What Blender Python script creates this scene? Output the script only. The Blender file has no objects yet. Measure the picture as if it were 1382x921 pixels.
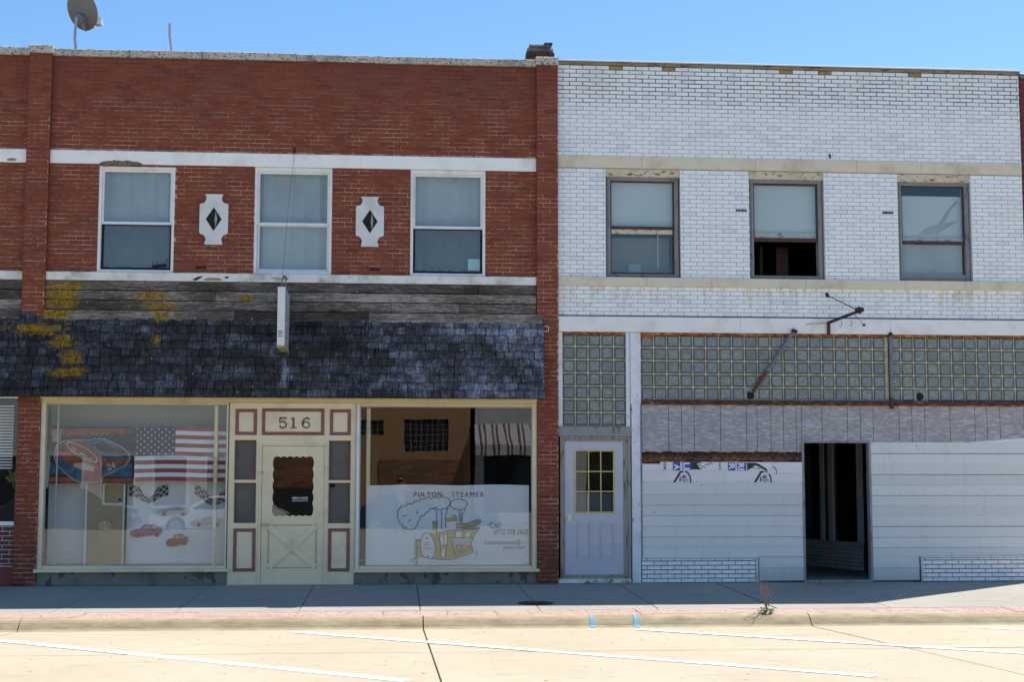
import bpy, math, random
from mathutils import Vector, Matrix
random.seed(7)
R = math.radians
SC = bpy.context.scene
COL = SC.collection

# ------------------------------------------------------------------ camera, sky, sun, exposure
cd = bpy.data.cameras.new('camera'); cam = bpy.data.objects.new('camera', cd); COL.objects.link(cam)
YAW, PIT, ROL = 0.0791755, 0.0944428, 0.0009964
fw = Vector((math.sin(YAW)*math.cos(PIT), math.cos(YAW)*math.cos(PIT), math.sin(PIT)))
rt = Vector((math.cos(YAW), -math.sin(YAW), 0)); up = rt.cross(fw)
rr = math.cos(ROL)*rt + math.sin(ROL)*up; uu = rr.cross(fw)
cam.matrix_world = Matrix(((rr.x, uu.x, -fw.x, -2.481), (rr.y, uu.y, -fw.y, -22.19), (rr.z, uu.z, -fw.z, 1.645), (0, 0, 0, 1)))
cd.sensor_width = 36; cd.lens = 36*1930.2/1382; cd.clip_start = .1; cd.clip_end = 3000
SC.camera = cam
SUN_EL, SUN_AZ = R(59.6), R(51.1)          # azimuth from +Y towards +X
w = bpy.data.worlds.new('World'); SC.world = w; w.use_nodes = True
nt = w.node_tree; bg = nt.nodes['Background']
sky = nt.nodes.new('ShaderNodeTexSky'); sky.sky_type = 'NISHITA'; sky.sun_disc = False
sky.sun_elevation = SUN_EL; sky.sun_rotation = SUN_AZ
sky.air_density = 1.0; sky.dust_density = 0.35; sky.ozone_density = 1.6; sky.altitude = 300
hs0 = nt.nodes.new('ShaderNodeHueSaturation'); hs0.inputs['Saturation'].default_value = 1.22; nt.links.new(sky.outputs[0], hs0.inputs['Color']); nt.links.new(hs0.outputs[0], bg.inputs[0]); bg.inputs[1].default_value = 0.11
sl = bpy.data.lights.new('sun', 'SUN'); sl.energy = 4.6; sl.angle = R(.5); sl.color = (1, .945, .85)
so = bpy.data.objects.new('sun', sl); COL.objects.link(so)
tosun = Vector((math.cos(SUN_EL)*math.sin(SUN_AZ), math.cos(SUN_EL)*math.cos(SUN_AZ), math.sin(SUN_EL)))
so.rotation_euler = tosun.to_track_quat('Z', 'Y').to_euler()
so.location = (20, 20, 40)
SC.view_settings.view_transform = 'Standard'; SC.view_settings.look = 'None'
SC.view_settings.exposure = 0.72; SC.view_settings.gamma = 1

# ------------------------------------------------------------------ materials
class NT:
    def __init__(s, name):
        s.m = bpy.data.materials.new(name); s.m.use_nodes = True; s.t = s.m.node_tree
        s.b = s.t.nodes['Principled BSDF']; s.out = s.t.nodes['Material Output']; s._pos = None
    def n(s, ty, **kw):
        x = s.t.nodes.new('ShaderNode'+ty)
        for k, v in kw.items(): setattr(x, k, v)
        return x
    def lk(s, a, b): s.t.links.new(a, b)
    def sv(s, sock, v):
        if isinstance(v, bpy.types.NodeSocket): s.lk(v, sock)
        elif isinstance(v, (tuple, list)) and len(v) == 3 and sock.type == 'RGBA': sock.default_value = (*v, 1)
        else: sock.default_value = v
    def pos(s):
        if not s._pos: s._pos = s.n('NewGeometry').outputs['Position']
        return s._pos
    def xyz(s):
        q = s.n('SeparateXYZ'); s.lk(s.pos(), q.inputs[0]); return q.outputs
    def noise(s, sc=(1, 1, 1), d=4, r=.55, off=0, vec=None, dist=0):
        mp = s.n('Mapping'); s.lk(vec or s.pos(), mp.inputs[0])
        mp.inputs['Scale'].default_value = sc if isinstance(sc, tuple) else (sc,)*3
        mp.inputs['Location'].default_value = (off, off*.7, off*1.3)
        x = s.n('TexNoise'); s.lk(mp.outputs[0], x.inputs['Vector']); x.inputs['Scale'].default_value = 1
        x.inputs['Detail'].default_value = d; x.inputs['Roughness'].default_value = r; x.inputs['Distortion'].default_value = dist
        return x.outputs['Fac']
    def voro(s, sc, feature='F1', out='Distance'):
        mp = s.n('Mapping'); s.lk(s.pos(), mp.inputs[0]); mp.inputs['Scale'].default_value = sc if isinstance(sc, tuple) else (sc,)*3
        x = s.n('TexVoronoi', feature=feature); s.lk(mp.outputs[0], x.inputs['Vector']); x.inputs['Scale'].default_value = 1
        return x.outputs[out]
    def rnd(s):
        a = s.n('ObjectInfo').outputs['Random']; b = s.n('NewGeometry').outputs['Random Per Island']
        return s.math('FRACT', s.math('ADD', a, b))
    def math(s, op, a, b=0., c=0., clamp=False):
        x = s.n('Math', operation=op, use_clamp=clamp); s.sv(x.inputs[0], a); s.sv(x.inputs[1], b); s.sv(x.inputs[2], c); return x.outputs[0]
    def ramp(s, f, stops, mode='LINEAR'):
        x = s.n('ValToRGB'); s.lk(f, x.inputs[0]); e = x.color_ramp.elements; x.color_ramp.interpolation = mode
        while len(e) < len(stops): e.new(.5)
        for i, (p, c) in enumerate(stops):
            e[i].position = p; e[i].color = (*c, 1) if isinstance(c, (tuple, list)) else (c, c, c, 1)
        return x.outputs[0]
    def step(s, f, a, b): # smoothstep a->b
        x = s.n('MapRange', interpolation_type='SMOOTHSTEP'); s.lk(f, x.inputs[0]); x.inputs[1].default_value = a; x.inputs[2].default_value = b
        return x.outputs[0]
    def mix(s, f, a, b, mode='MIX'):
        x = s.n('Mix', data_type='RGBA', blend_type=mode); s.sv(x.inputs[0], f); s.sv(x.inputs[6], a); s.sv(x.inputs[7], b); return x.outputs[2]
    def blob(s, cx, cz, rx, rz):  # 1 in the centre, falls to 0 (an elliptical patch on a wall plane)
        q = s.n('SeparateXYZ'); s.lk(getattr(s, 'bpos', None) or s.pos(), q.inputs[0]); o = q.outputs; a = s.math('DIVIDE', s.math('SUBTRACT', o[0], cx), rx); b = s.math('DIVIDE', s.math('SUBTRACT', o[2], cz), rz)
        r2 = s.math('ADD', s.math('MULTIPLY', a, a), s.math('MULTIPLY', b, b)); return s.math('SUBTRACT', 1., r2, clamp=True)
    def bump(s, h, st=.3, d=.01):
        x = s.n('Bump'); x.inputs['Strength'].default_value = st; x.inputs['Distance'].default_value = d; s.lk(h, x.inputs['Height'])
        s.lk(x.outputs[0], s.b.inputs['Normal'])
    def done(s, col=None, rough=None, metal=0, spec=.5):
        if col is not None: s.sv(s.b.inputs['Base Color'], col)
        if rough is not None: s.sv(s.b.inputs['Roughness'], rough)
        s.b.inputs['Metallic'].default_value = metal; s.b.inputs['Specular IOR Level'].default_value = spec
        return s.m

def plain(name, c, rough=.6, var=.25, sc=6, metal=0, spec=.5, bump=.15):
    t = NT(name); n = t.noise(sc, 6, .6); d = tuple(x*(1-var) for x in c); e = tuple(min(1, x*(1+var*.4)) for x in c)
    if bump: t.bump(t.noise(sc*6, 4), bump, .004)
    return t.done(t.ramp(n, [(.3, d), (.7, e)]), rough, metal, spec)

def peel(name, paint, under, amt=.6, sc=(14, 14, 5), rough=.55, dirt=(.2, .17, .13), da=.3):
    t = NT(name); n = t.noise(sc, 8, .68); g = t.noise(2.5, 5, .6, 3)
    c = t.mix(t.math('MULTIPLY', t.step(g, .45, .75), da), paint, dirt)
    m = t.step(n, amt, amt+.03); c = t.mix(m, c, under); t.bump(t.math('SUBTRACT', 1., m), .4, .003)
    return t.done(c, rough)

def red_brick():
    t = NT('red_brick'); r = t.rnd()
    c = t.ramp(r, [(0, (.15, .038, .024)), (.08, (.195, .046, .026)), (.6, (.215, .053, .029)), (.96, (.235, .062, .034)), (1, (.15, .040, .026))])
    g = t.noise((9, 9, 22), 6, .65); c = t.mix(t.math('MULTIPLY', t.step(g, .5, .8), .28), c, (.11, .035, .024))
    o = t.xyz(); top = t.step(o[2], 6.9, 8.3); big = t.noise((1.3, 1, .8), 5, .6, 5)
    k = t.math('MULTIPLY', t.math('MULTIPLY', t.step(big, .46, .72), top), .38); c = t.mix(k, c, (.075, .048, .042))
    k2 = t.math('MULTIPLY', t.step(t.noise((5, 5, 1.0), 5, .6, 9), .6, .75), t.math('MULTIPLY', t.step(o[2], 7.2, 8.2), .55)); c = t.mix(k2, c, (.045, .035, .034))
    lo = t.math('SUBTRACT', 1., t.step(o[2], .1, 2.2)); c = t.mix(t.math('MULTIPLY', lo, .35), c, (.10, .028, .022))
    t.bump(t.noise((60, 60, 60), 4), .35, .003); return t.done(c, .78, 0, .3)
def red_mortar():
    t = NT('pale_mortar'); n = t.noise((3.2, 1, 6), 6, .6, 2); h = t.noise((25, 20, 60), 4, .7); o = t.xyz()
    f = t.math('ADD', t.math('MULTIPLY', n, .6), t.math('MULTIPLY', h, .5)); m = t.step(f, .47, .66)
    c = t.mix(m, (.19, .085, .055), (.60, .45, .34)); top = t.step(o[2], 6.9, 8.1)
    c = t.mix(t.math('MULTIPLY', top, .8), c, (.085, .045, .035)); return t.done(c, .9)
def lined(name, c0, c1):
    t = NT(name); n = t.noise(12, 5); return t.done(t.ramp(n, [(.3, c0), (.7, c1)]), .9)
def white_brick():
    t = NT('white_glazed_brick'); r = t.rnd(); o = t.xyz()
    c = t.ramp(r, [(0, (.70, .73, .78)), (.2, (.80, .82, .85)), (.6, (.83, .845, .87)), (.9, (.85, .86, .87)), (1, (.78, .78, .78))])
    s = t.noise((2.5, 1, .9), 6, .65, 1); z2 = t.math('MULTIPLY', t.step(o[2], 7.4, 8.2), .30)
    c = t.mix(t.math('MULTIPLY', t.step(s, .4, .7), z2), c, (.50, .45, .38))
    # rust and lime stains below the sill course
    b = t.math('MULTIPLY', t.step(o[2], 4.1, 4.66), t.math('SUBTRACT', 1., t.step(o[2], 4.64, 4.72)))
    s2 = t.noise((7, 1, 1.2), 6, .7, 7); c = t.mix(t.math('MULTIPLY', t.math('MULTIPLY', b, t.step(s2, .46, .66)), .6), c, (.50, .42, .25))
    # chips and dark specks
    ch = t.noise((30, 30, 60), 3, .5, 4); c = t.mix(t.step(ch, .79, .81), c, (.12, .10, .08))
    t.bump(t.noise((14, 14, 30), 3), .05, .004); return t.done(c, t.ramp(t.noise(8, 3), [(.3, .12), (.7, .32)]), 0, .5)
def white_mortar():
    t = NT('grey_mortar'); o = t.xyz(); n = t.noise((2.2, 1, 5), 6, .6, 2)
    k = t.step(t.math('ADD', t.math('MULTIPLY', t.math('SUBTRACT', o[2], 7.55), .9), n), .35, .8)
    c = t.mix(k, (.33, .32, .30), (.035, .030, .025)); lo = t.math('SUBTRACT', 1., t.step(o[2], .3, .6)); c = t.mix(lo, c, (.06, .07, .085)); return t.done(c, .9)
def weathered_plank():
    t = NT('weathered_plank'); r = t.rnd(); g = t.noise((3, 3, 70), 8, .7); g2 = t.noise((14, 5, 140), 6, .7, 4); big = t.noise((1.1, 1, 3.5), 5, .6, 8)
    g3 = t.noise((11, 5, 75), 7, .8, 17)
    f = t.math('ADD', t.math('ADD', t.math('MULTIPLY', g, .35), t.math('MULTIPLY', g2, .30)), t.math('MULTIPLY', g3, .35))
    f = t.math('ADD', f, t.math('MULTIPLY', t.math('SUBTRACT', t.math('ADD', t.math('MULTIPLY', r, .45), t.math('MULTIPLY', big, .9)), .68), .26))
    c = t.ramp(f, [(.40, (.030, .024, .019)), (.47, (.075, .062, .050)), (.525, (.145, .124, .107)), (.59, (.36, .32, .30))])
    return lichen(t, c, g)
def lichen(t, c, g):
    w_ = t.noise((3.2, 3, 3.2), 5, .65, 31); w2 = t.noise((3.2, 3, 3.2), 5, .65, 57)
    cx_ = t.n('CombineXYZ'); t.lk(t.math('MULTIPLY', t.math('SUBTRACT', w_, .5), .7), cx_.inputs[0]); t.lk(t.math('MULTIPLY', t.math('SUBTRACT', w2, .5), .22), cx_.inputs[2])
    ad_ = t.n('VectorMath', operation='ADD'); t.lk(t.pos(), ad_.inputs[0]); t.lk(cx_.outputs[0], ad_.inputs[1]); t.bpos = ad_.outputs[0]
    bl = [(-7.55, 4.52, .42, .20), (-7.60, 4.32, .36, .22), (-7.66, 4.10, .44, .16), (-7.95, 3.85, .62, .13), (-7.55, 3.66, .38, .14), (-7.40, 3.42, .24, .16), (-7.45, 3.20, .38, .10), (-6.28, 4.40, .46, .13), (-6.15, 4.22, .28, .14), (-6.10, 4.05, .16, .12), (-4.85, 4.38, .28, .10), (-6.2, 3.7, .10, .12)]
    m = t.blob(*bl[0])
    for q in bl[1:]: m = t.math('MAXIMUM', m, t.blob(*q))
    n = t.noise((11, 5, 16), 7, .7, 6); k = t.step(t.math('ADD', t.math('MULTIPLY', m, .46), t.math('MULTIPLY', n, 1.0)), .62, .96)
    lc = t.ramp(t.noise((30, 30, 30), 5), [(.35, (.09, .07, .012)), (.5, (.22, .13, .010)), (.64, (.40, .20, .012))])
    c = t.mix(k, c, lc)
    n2 = t.noise((2.2, 2, 3), 6, .7, 12); c = t.mix(t.math('MULTIPLY', t.step(n2, .56, .72), .35), c, (.035, .034, .015))
    sp = t.voro((5.5, 1, 7)); c = t.mix(t.math('SUBTRACT', 1., t.step(sp, .045, .075)), c, (.42, .44, .38))
    t.bump(g, .5, .006); return t.done(c, .85, 0, .3)
def shingle():
    t = NT('wood_shingle'); r = t.rnd(); g = t.math('ADD', t.math('MULTIPLY', t.noise((85, 30, 5), 7, .75), .6), t.math('MULTIPLY', t.noise((16, 6, 9), 6, .75, 23), .4)); big = t.noise((1.5, 1, 3.6), 6, .65, 8)
    o = t.xyz(); rx = t.step(o[0], -4.2, -.6)
    f = t.math("ADD", g, t.math("MULTIPLY", t.math("SUBTRACT", t.math("ADD", t.math("ADD", t.math("MULTIPLY", r, .22), t.math("MULTIPLY", big, 1.1)), t.math("MULTIPLY", rx, .26)), .74), .42)); f = t.math("ADD", f, t.math("MULTIPLY", t.blob(-4.21, 3.18, .075, .42), .16))
    c = t.ramp(f, [(.36, (.010, .010, .013)), (.44, (.032, .033, .038)), (.52, (.068, .074, .096)), (.60, (.165, .185, .245)), (.70, (.36, .38, .45))])
    br = t.noise((2, 1, 4), 5, .6, 15); c = t.mix(t.math('MULTIPLY', t.step(br, .44, .64), .7), c, (.030, .025, .021))
    at_ = t.n('Attribute'); at_.attribute_name = 'edge'; c = t.mix(t.math('MULTIPLY', t.math('MULTIPLY', at_.outputs['Fac'], t.step(t.noise((9, 9, 9), 3, .6, 44), .25, .6)), .85), c, (.009, .009, .009))  # butts and sides darkened: shadow lines between shingles painted in, along with dirt and moss
    return lichen(t, c, g)
def osb():
    t = NT('strand_board'); v = t.n('TexVoronoi', feature='F1'); q = t.n('Mapping'); t.lk(t.pos(), q.inputs[0]); q.inputs['Scale'].default_value = (16, 1, 34); q.inputs['Rotation'].default_value = (0, .5, 0)
    nz = t.n('TexNoise'); nz.inputs['Scale'].default_value = 9; t.lk(t.pos(), nz.inputs[0]); ad = t.n('VectorMath', operation='ADD'); t.lk(q.outputs[0], ad.inputs[0])
    sc = t.n('VectorMath', operation='SCALE'); t.lk(nz.outputs['Color'], sc.inputs[0]); sc.inputs['Scale'].default_value = 2.2; t.lk(sc.outputs[0], ad.inputs[1]); t.lk(ad.outputs[0], v.inputs['Vector']); v.inputs['Scale'].default_value = 1
    bw = t.n('RGBToBW'); t.lk(v.outputs['Color'], bw.inputs[0])
    q2 = t.n('Mapping'); t.lk(t.pos(), q2.inputs[0]); q2.inputs['Scale'].default_value = (10, 1, 60); q2.inputs['Rotation'].default_value = (0, -.9, 0)
    v2 = t.n('TexVoronoi', feature='F1'); t.lk(q2.outputs[0], v2.inputs['Vector']); v2.inputs['Scale'].default_value = 1; b2 = t.n('RGBToBW'); t.lk(v2.outputs['Color'], b2.inputs[0])
    c = t.ramp(bw.outputs[0], [(.15, (.31, .295, .315)), (.5, (.35, .335, .355)), (.85, (.41, .39, .41))]); c = t.mix(t.math('MULTIPLY', t.step(b2.outputs[0], .72, .82), .7), c, (.55, .53, .53))
    c = t.mix(t.math('MULTIPLY', t.step(t.noise((3, 1, 3), 5), .5, .75), .3), c, (.2, .15, .12)); t.bump(bw.outputs[0], .25, .003); return t.done(c, .8, 0, .3)
def rot():
    t = NT('rotted_wood'); g = t.noise((16, 4, 40), 7, .7); o = t.xyz(); z = t.step(o[2], 1.90, 2.03)
    big = t.noise((5, 1, 2), 4, .6, 3); f = t.math('ADD', t.math('SUBTRACT', g, t.math('MULTIPLY', z, .16)), t.math('MULTIPLY', t.math('SUBTRACT', big, .5), .35))
    c = t.ramp(f, [(.3, (.018, .012, .010)), (.45, (.08, .035, .016)), (.56, (.22, .10, .04)), (.7, (.40, .22, .10))]); t.bump(g, .8, .01); return t.done(c, .9)
def rust(name='rusty_steel', a=(.20, .06, .02), b=(.50, .20, .06), d=(.06, .03, .02)):
    t = NT(name); n = t.noise((9, 9, 30), 8, .7); t.bump(n, .5, .006)
    return t.done(t.ramp(n, [(.35, d), (.48, a), (.6, b), (.72, (.62, .42, .26))]), .9)
def glassblock():
    t = NT('glass_block'); r = t.rnd(); ad = t.n('VectorMath', operation='ADD'); cx = t.n('CombineXYZ'); t.lk(t.math('MULTIPLY', r, 9.), cx.inputs[1]); t.lk(t.pos(), ad.inputs[0]); t.lk(cx.outputs[0], ad.inputs[1])
    n = t.noise((16, 1, 20), 2, .4, 0, ad.outputs[0], 1.4); bl = t.math('ABSOLUTE', t.math('SUBTRACT', n, .5)); ridge = t.step(bl, 0., .05)
    c = t.mix(ridge, (.33, .37, .37), (.15, .18, .18)); c = t.mix(t.math('MULTIPLY', t.step(t.noise((1.4, 1, 2), 4, .6, 5), .45, .7), .5), c, (.10, .105, .075))
    c = t.mix(t.math('MULTIPLY', t.step(r, .55, 1.), .5), c, (.10, .125, .16)); c = t.mix(t.math('MULTIPLY', t.math('SUBTRACT', 1., t.step(r, 0., .12)), .6), c, (.24, .24, .19)); t.bump(n, .9, .02); t.b.inputs['Coat Weight'].default_value = .4; return t.done(c, .22, 0, .6)
def concrete(name, a, b, c_, cr=.0, fine=1.):
    t = NT(name); n = t.noise((.6, .35, .6), 6, .6); m = t.noise(5, 6, .65, 3); f = t.noise(90, 3, .6, 5)
    c = t.ramp(n, [(.35, a), (.65, b)]); c = t.mix(t.math('MULTIPLY', t.step(m, .45, .75), .45), c, c_)
    c = t.mix(t.math('MULTIPLY', t.step(f, .45, .7), .18*fine), c, tuple(x*.45 for x in a))
    sp = t.voro((6, 4, 6)); c = t.mix(t.math('MULTIPLY', t.math('SUBTRACT', 1., t.step(sp, .07, .12)), t.step(t.noise(1.1, 3, .5, 21), .46, .62)), c, (.07, .05, .035))
    st = t.noise((.9, 2.6, 1), 6, .7, 33); c = t.mix(t.math('MULTIPLY', t.step(st, .54, .74), .5), c, tuple(x*.62 for x in a))
    if cr:
        vv = t.voro(cr, 'DISTANCE_TO_EDGE'); c = t.mix(t.math('SUBTRACT', 1., t.step(vv, .0, .05)), c, tuple(x*.45 for x in a))
    t.bump(f, .25, .004); return t.done(c, .9, 0, .25)
def glass():
    t = NT('window_glass'); t.t.nodes.remove(t.b); g = t.n('BsdfGlossy'); g.inputs['Roughness'].default_value = .0; tr = t.n('BsdfTransparent'); tr.inputs[0].default_value = (.93, .95, .95, 1)
    fr = t.n('Fresnel'); fr.inputs[0].default_value = 1.52; ge = t.n('NewGeometry'); k = t.math('MULTIPLY', t.math('MULTIPLY', fr.outputs[0], t.math('SUBTRACT', 1., ge.outputs['Backfacing'])), 2.6, clamp=True)
    bp = t.n('Bump'); bp.inputs['Strength'].default_value = .02; bp.inputs['Distance'].default_value = .02; t.lk(t.noise(1.6, 2), bp.inputs['Height']); t.lk(bp.outputs[0], g.inputs['Normal'])
    mx = t.n('MixShader'); t.lk(k, mx.inputs[0]); t.lk(tr.outputs[0], mx.inputs[1]); t.lk(g.outputs[0], mx.inputs[2]); t.lk(mx.outputs[0], t.out.inputs[0]); return t.m
def opp_brick(name, a, b, mo, sx=.22, sz=.07):
    t = NT(name); br = t.n('TexBrick'); q = t.n('CombineXYZ'); o = t.xyz(); t.lk(o[0], q.inputs[0]); t.lk(o[2], q.inputs[1]); t.lk(q.outputs[0], br.inputs['Vector'])
    for k, v in (('Color1', a), ('Color2', b), ('Mortar', mo)): br.inputs[k].default_value = (*v, 1)
    br.inputs['Scale'].default_value = 1; br.inputs['Brick Width'].default_value = sx; br.inputs['Row Height'].default_value = sz; br.inputs['Mortar Size'].default_value = .006
    return t.done(br.outputs[0], .85)
def screen():
    t = NT('insect_screen'); n = t.noise(4, 5); return t.done(t.ramp(n, [(.3, (.11, .10, .085)), (.7, (.15, .135, .115))]), .85)
def kerb_mat():
    t = NT('kerb_concrete'); n = t.noise((3, 8, 8), 6, .65); f = t.noise((6, 60, 60), 4, .6, 3)
    c = t.ramp(n, [(.3, (.30, .235, .14)), (.65, (.46, .38, .25))]); c = t.mix(t.math('MULTIPLY', t.step(f, .5, .75), .4), c, (.20, .15, .09))
    t.bump(f, .4, .006); return t.done(c, .9, 0, .25)

MT = dict(
 brick=red_brick(), mortar=red_mortar(), wbrick=white_brick(), wmortar=white_mortar(),
 lowbrick=plain('maroon_painted_brick', (.085, .014, .018), .55, .4, 14), lowmortar=lined('white_mortar', (.42, .38, .36), (.62, .58, .55)),
 redpaint=plain('red_painted_masonry', (.21, .028, .024), .6, .35, 6), band=peel('white_band_paint', (.86, .855, .84), (.30, .26, .17), .73, (5, 5, 7), .6, (.45, .42, .36), .35),
 belt=peel('weathered_white_stone', (.74, .735, .69), (.16, .14, .10), .70, (7, 7, 4), .75, (.25, .23, .17), .75), cream=peel('cream_stone', (.68, .61, .48), (.28, .22, .12), .72, (5, 5, 8), .75, (.36, .30, .2), .5),
 coping=peel('lichened_concrete', (.50, .48, .44), (.13, .12, .105), .54, (22, 22, 34), .9, (.12, .11, .09), .8), wcoping=peel('weathered_timber_coping', (.24, .20, .15), (.045, .04, .035), .56, (4, 8, 26), .85, (.1, .08, .06), .6),
 membrane=plain('white_roof_membrane', (.8, .8, .78), .6, .08), plank=weathered_plank(), shingle=shingle(), osb=osb(), rot=rot(), rust=rust(), rustbeam=rust('rusty_beam', (.065, .032, .026), (.11, .05, .035), (.03, .02, .018)), gblock=glassblock(),
 gmortar=plain('tan_block_joint', (.58, .54, .40), .85, .3, 9), gedge=plain('dark_block_edge', (.095, .10, .09), .5, .3, 9), wframe=peel('white_window_paint', (.76, .77, .78), (.22, .19, .14), .71, (9, 9, 3), .5, (.4, .38, .33), .4),
 gframe=peel('grey_weathered_frame', (.27, .275, .29), (.13, .12, .115), .60, (12, 12, 3), .75, (.17, .15, .13), .5), headboard=peel('peeling_cream_board', (.60, .55, .44), (.20, .13, .05), .56, (9, 9, 26), .75, (.4, .33, .18), .6),
 sash=plain('maroon_sash', (.075, .022, .018), .5, .3, 9), dark=plain('dark_interior', (.028, .026, .026), .9, .3), room=plain('room_wall', (.10, .10, .10), .9, .3), shade=plain('roller_shade', (.60, .65, .65), .9, .08, 1.3, bump=0),
 shade2=plain('grey_curtain', (.42, .455, .48), .9, .22, 1.4, bump=0), shade3=plain('dim_curtain', (.11, .12, .13), .9, .25, 1.8, bump=0), glass=glass(), yellow=peel('yellowed_cream_paint', (.70, .57, .30), (.14, .10, .06), .73, (14, 14, 14), .5, (.33, .24, .12), .4),
 ycream=peel('cream_door_paint', (.80, .69, .46), (.10, .085, .07), .715, (15, 15, 15), .5, (.30, .26, .18), .3), maroon=plain('dusty_maroon_trim', (.26, .10, .09), .6, .2, 8), ink=plain('dark_ink', (.03, .015, .015), .6, .1, bump=0), screen=screen(),
 conc=concrete('sidewalk_concrete', (.33, .305, .26), (.38, .355, .305), (.28, .26, .225)), road=concrete('street_concrete', (.425, .37, .272), (.47, .415, .312), (.36, .305, .22), fine=.8), bulk=peel('stained_bulkhead', (.20, .195, .165), (.08, .075, .065), .55, (5, 5, 4), .85, (.10, .09, .07), .8),
 pink=concrete('pink_paver', (.44, .30, .265), (.50, .345, .31), (.42, .36, .30), (5, 9, 5)), kerb=kerb_mat(), joint=plain('tarred_joint', (.05, .045, .04), .9, .3), line=peel('white_road_paint', (.74, .74, .735), (.60, .53, .42), .68, (18, 18, 18), .7, (.6, .55, .45), .3),
 blue=peel('blue_spray_paint', (.14, .38, .58), (.4, .34, .24), .55, (30, 30, 30), .8), ground=concrete('packed_gravel', (.22, .19, .15), (.28, .25, .19), (.16, .14, .10)), siding=plain('pale_siding_board', (.66, .675, .665), .6, .06, 1.2, bump=.05), wrap=plain('white_house_wrap', (.74, .74, .75), .5, .1, 3), wrapblue=plain('printed_blue', (.03, .06, .36), .5, .1, bump=0),
 black=plain('printed_black', (.02, .022, .028), .6, .1, bump=0), gdoor=plain('grey_blue_door_paint', (.50, .505, .58), .4, .06, 2, bump=.03), ylite=plain('faded_yellow_trim', (.55, .47, .17), .5, .15), wood=peel('raw_grey_wood', (.34, .31, .26), (.16, .13, .10), .56, (22, 22, 3), .85), brass=plain('brass', (.6, .42, .1), .3, .1, metal=1),
 wpost=peel('flaking_white_post', (.74, .75, .80), (.17, .16, .16), .62, (16, 16, 7), .6, (.3, .3, .3), .5), lintel=peel('white_steel_lintel', (.80, .79, .79), (.24, .13, .07), .735, (16, 16, 16), .5, (.52, .46, .36), .5), alu=plain('grey_metal', (.42, .43, .44), .45, .15, metal=.5), galv=plain('dull_steel', (.20, .205, .22), .6, .25, metal=.3), iron=plain('black_iron', (.02, .018, .018), .6, .3, metal=.2),
 signw=plain('white_sign_metal', (.70, .70, .70), .4, .08), signg=plain('grey_sign_face', (.44, .46, .48), .4, .1), bulb=plain('sign_socket', (.45, .46, .46), .3, .05), dish=plain('grey_dish_paint', (.15, .15, .145), .5, .1), tan=plain('tan_wood', (.44, .33, .185), .7, .15, 3), cloth=plain('white_cloth', (.84, .84, .85), .9, .04, 1, bump=0),
 backing=plain('grey_backing', (.42, .42, .385), .9, .06, 1, bump=0), flagred=plain('faded_flag_red', (.36, .075, .06), .9, .1, bump=0), canton=plain('dull_flag_blue', (.055, .06, .075), .9, .15, bump=0), raceblk=plain('banner_black', (.045, .045, .05), .9, .1, bump=0), racered=plain('banner_red', (.40, .10, .06), .9, .6, 9, bump=0), raceblue=plain('banner_blue', (.06, .16, .28), .9, .7, 9, bump=0),
 racecream=plain('banner_cream', (.52, .47, .36), .9, .1, bump=0), pinkcar=plain('magenta_print', (.40, .03, .22), .7, .8, 22, bump=0), redcar=plain('red_print', (.36, .04, .07), .7, .8, 22, bump=0), greycar=plain('pale_print', (.48, .44, .40), .7, .3, 30, bump=0), orange=plain('orange_crayon', (.66, .47, .22), .8, .25, 9, bump=0), pencil=plain('pencil_line', (.07, .065, .07), .8, .1, bump=0), paper=plain('pale_blue_paper', (.45, .62, .70), .8, .1, 20, bump=0),
 leaf=plain('weed_leaf', (.17, .29, .07), .6, .3, 20), stem=plain('dry_stem', (.26, .17, .13), .8, .3, 20), chim=plain('sooty_brick', (.10, .062, .035), .9, .5, 9), chimmort=plain('sooty_mortar', (.05, .045, .04), .9, .3), soot=plain('black_stain', (.012, .012, .012), .9, .3),
 oppbrick=opp_brick('tan_brick', (.40, .22, .09), (.46, .26, .11), (.38, .27, .16)), oppstone=opp_brick('ledge_stone', (.36, .17, .08), (.17, .09, .045), (.07, .04, .025), .55, .12), panelw=plain('pale_wall_panel', (.55, .55, .55), .8, .1, 1), carwhite=plain('white_car_paint', (.75, .76, .78), .15, .03, bump=0), cardark=plain('dark_car_paint', (.05, .055, .06), .15, .1, bump=0), carblue=plain('blue_car_paint', (.04, .07, .13), .15, .1, bump=0),
 tyre=plain('tyre_rubber', (.02, .02, .02), .8, .2), chrome=plain('wheel_alloy', (.55, .55, .56), .3, .05, metal=.7), carglass=plain('tinted_glass', (.02, .025, .03), .05, .1, bump=0), awnred=plain('maroon_canvas', (.15, .075, .085), .9, .1), skin=plain('skin', (.45, .27, .19), .6, .1, bump=0), shirt=plain('light_blue_shirt', (.35, .50, .72), .9, .15), jeans=plain('dark_trousers', (.05, .06, .10), .9, .2), hair=plain('dark_hair', (.018, .012, .01), .6, .3), tail=plain('red_lamp', (.35, .01, .01), .3, .1, bump=0))
def siding_mat():
    t = NT('pale_siding_board'); r = t.rnd(); o = t.xyz(); c = t.ramp(r, [(0, (.60, .615, .60)), (.5, (.66, .675, .66)), (1, (.70, .705, .685))])
    n = t.noise((5, 1, .7), 6, .7, 3); c = t.mix(t.math('MULTIPLY', t.step(n, .52, .72), .22), c, (.36, .34, .29))
    lo = t.math('SUBTRACT', 1., t.step(t.math('ADD', o[2], t.math('MULTIPLY', t.noise((4, 1, 1), 5, .7), .3)), .18, .5)); c = t.mix(t.math('MULTIPLY', lo, .45), c, (.30, .29, .27))
    sp = t.voro((3.1, 1, 4.3)); c = t.mix(t.math('SUBTRACT', 1., t.step(sp, .03, .05)), c, (.25, .20, .15)); t.bump(t.noise((1.2, 1, 3), 3), .12, .01); return t.done(c, .6)
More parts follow.
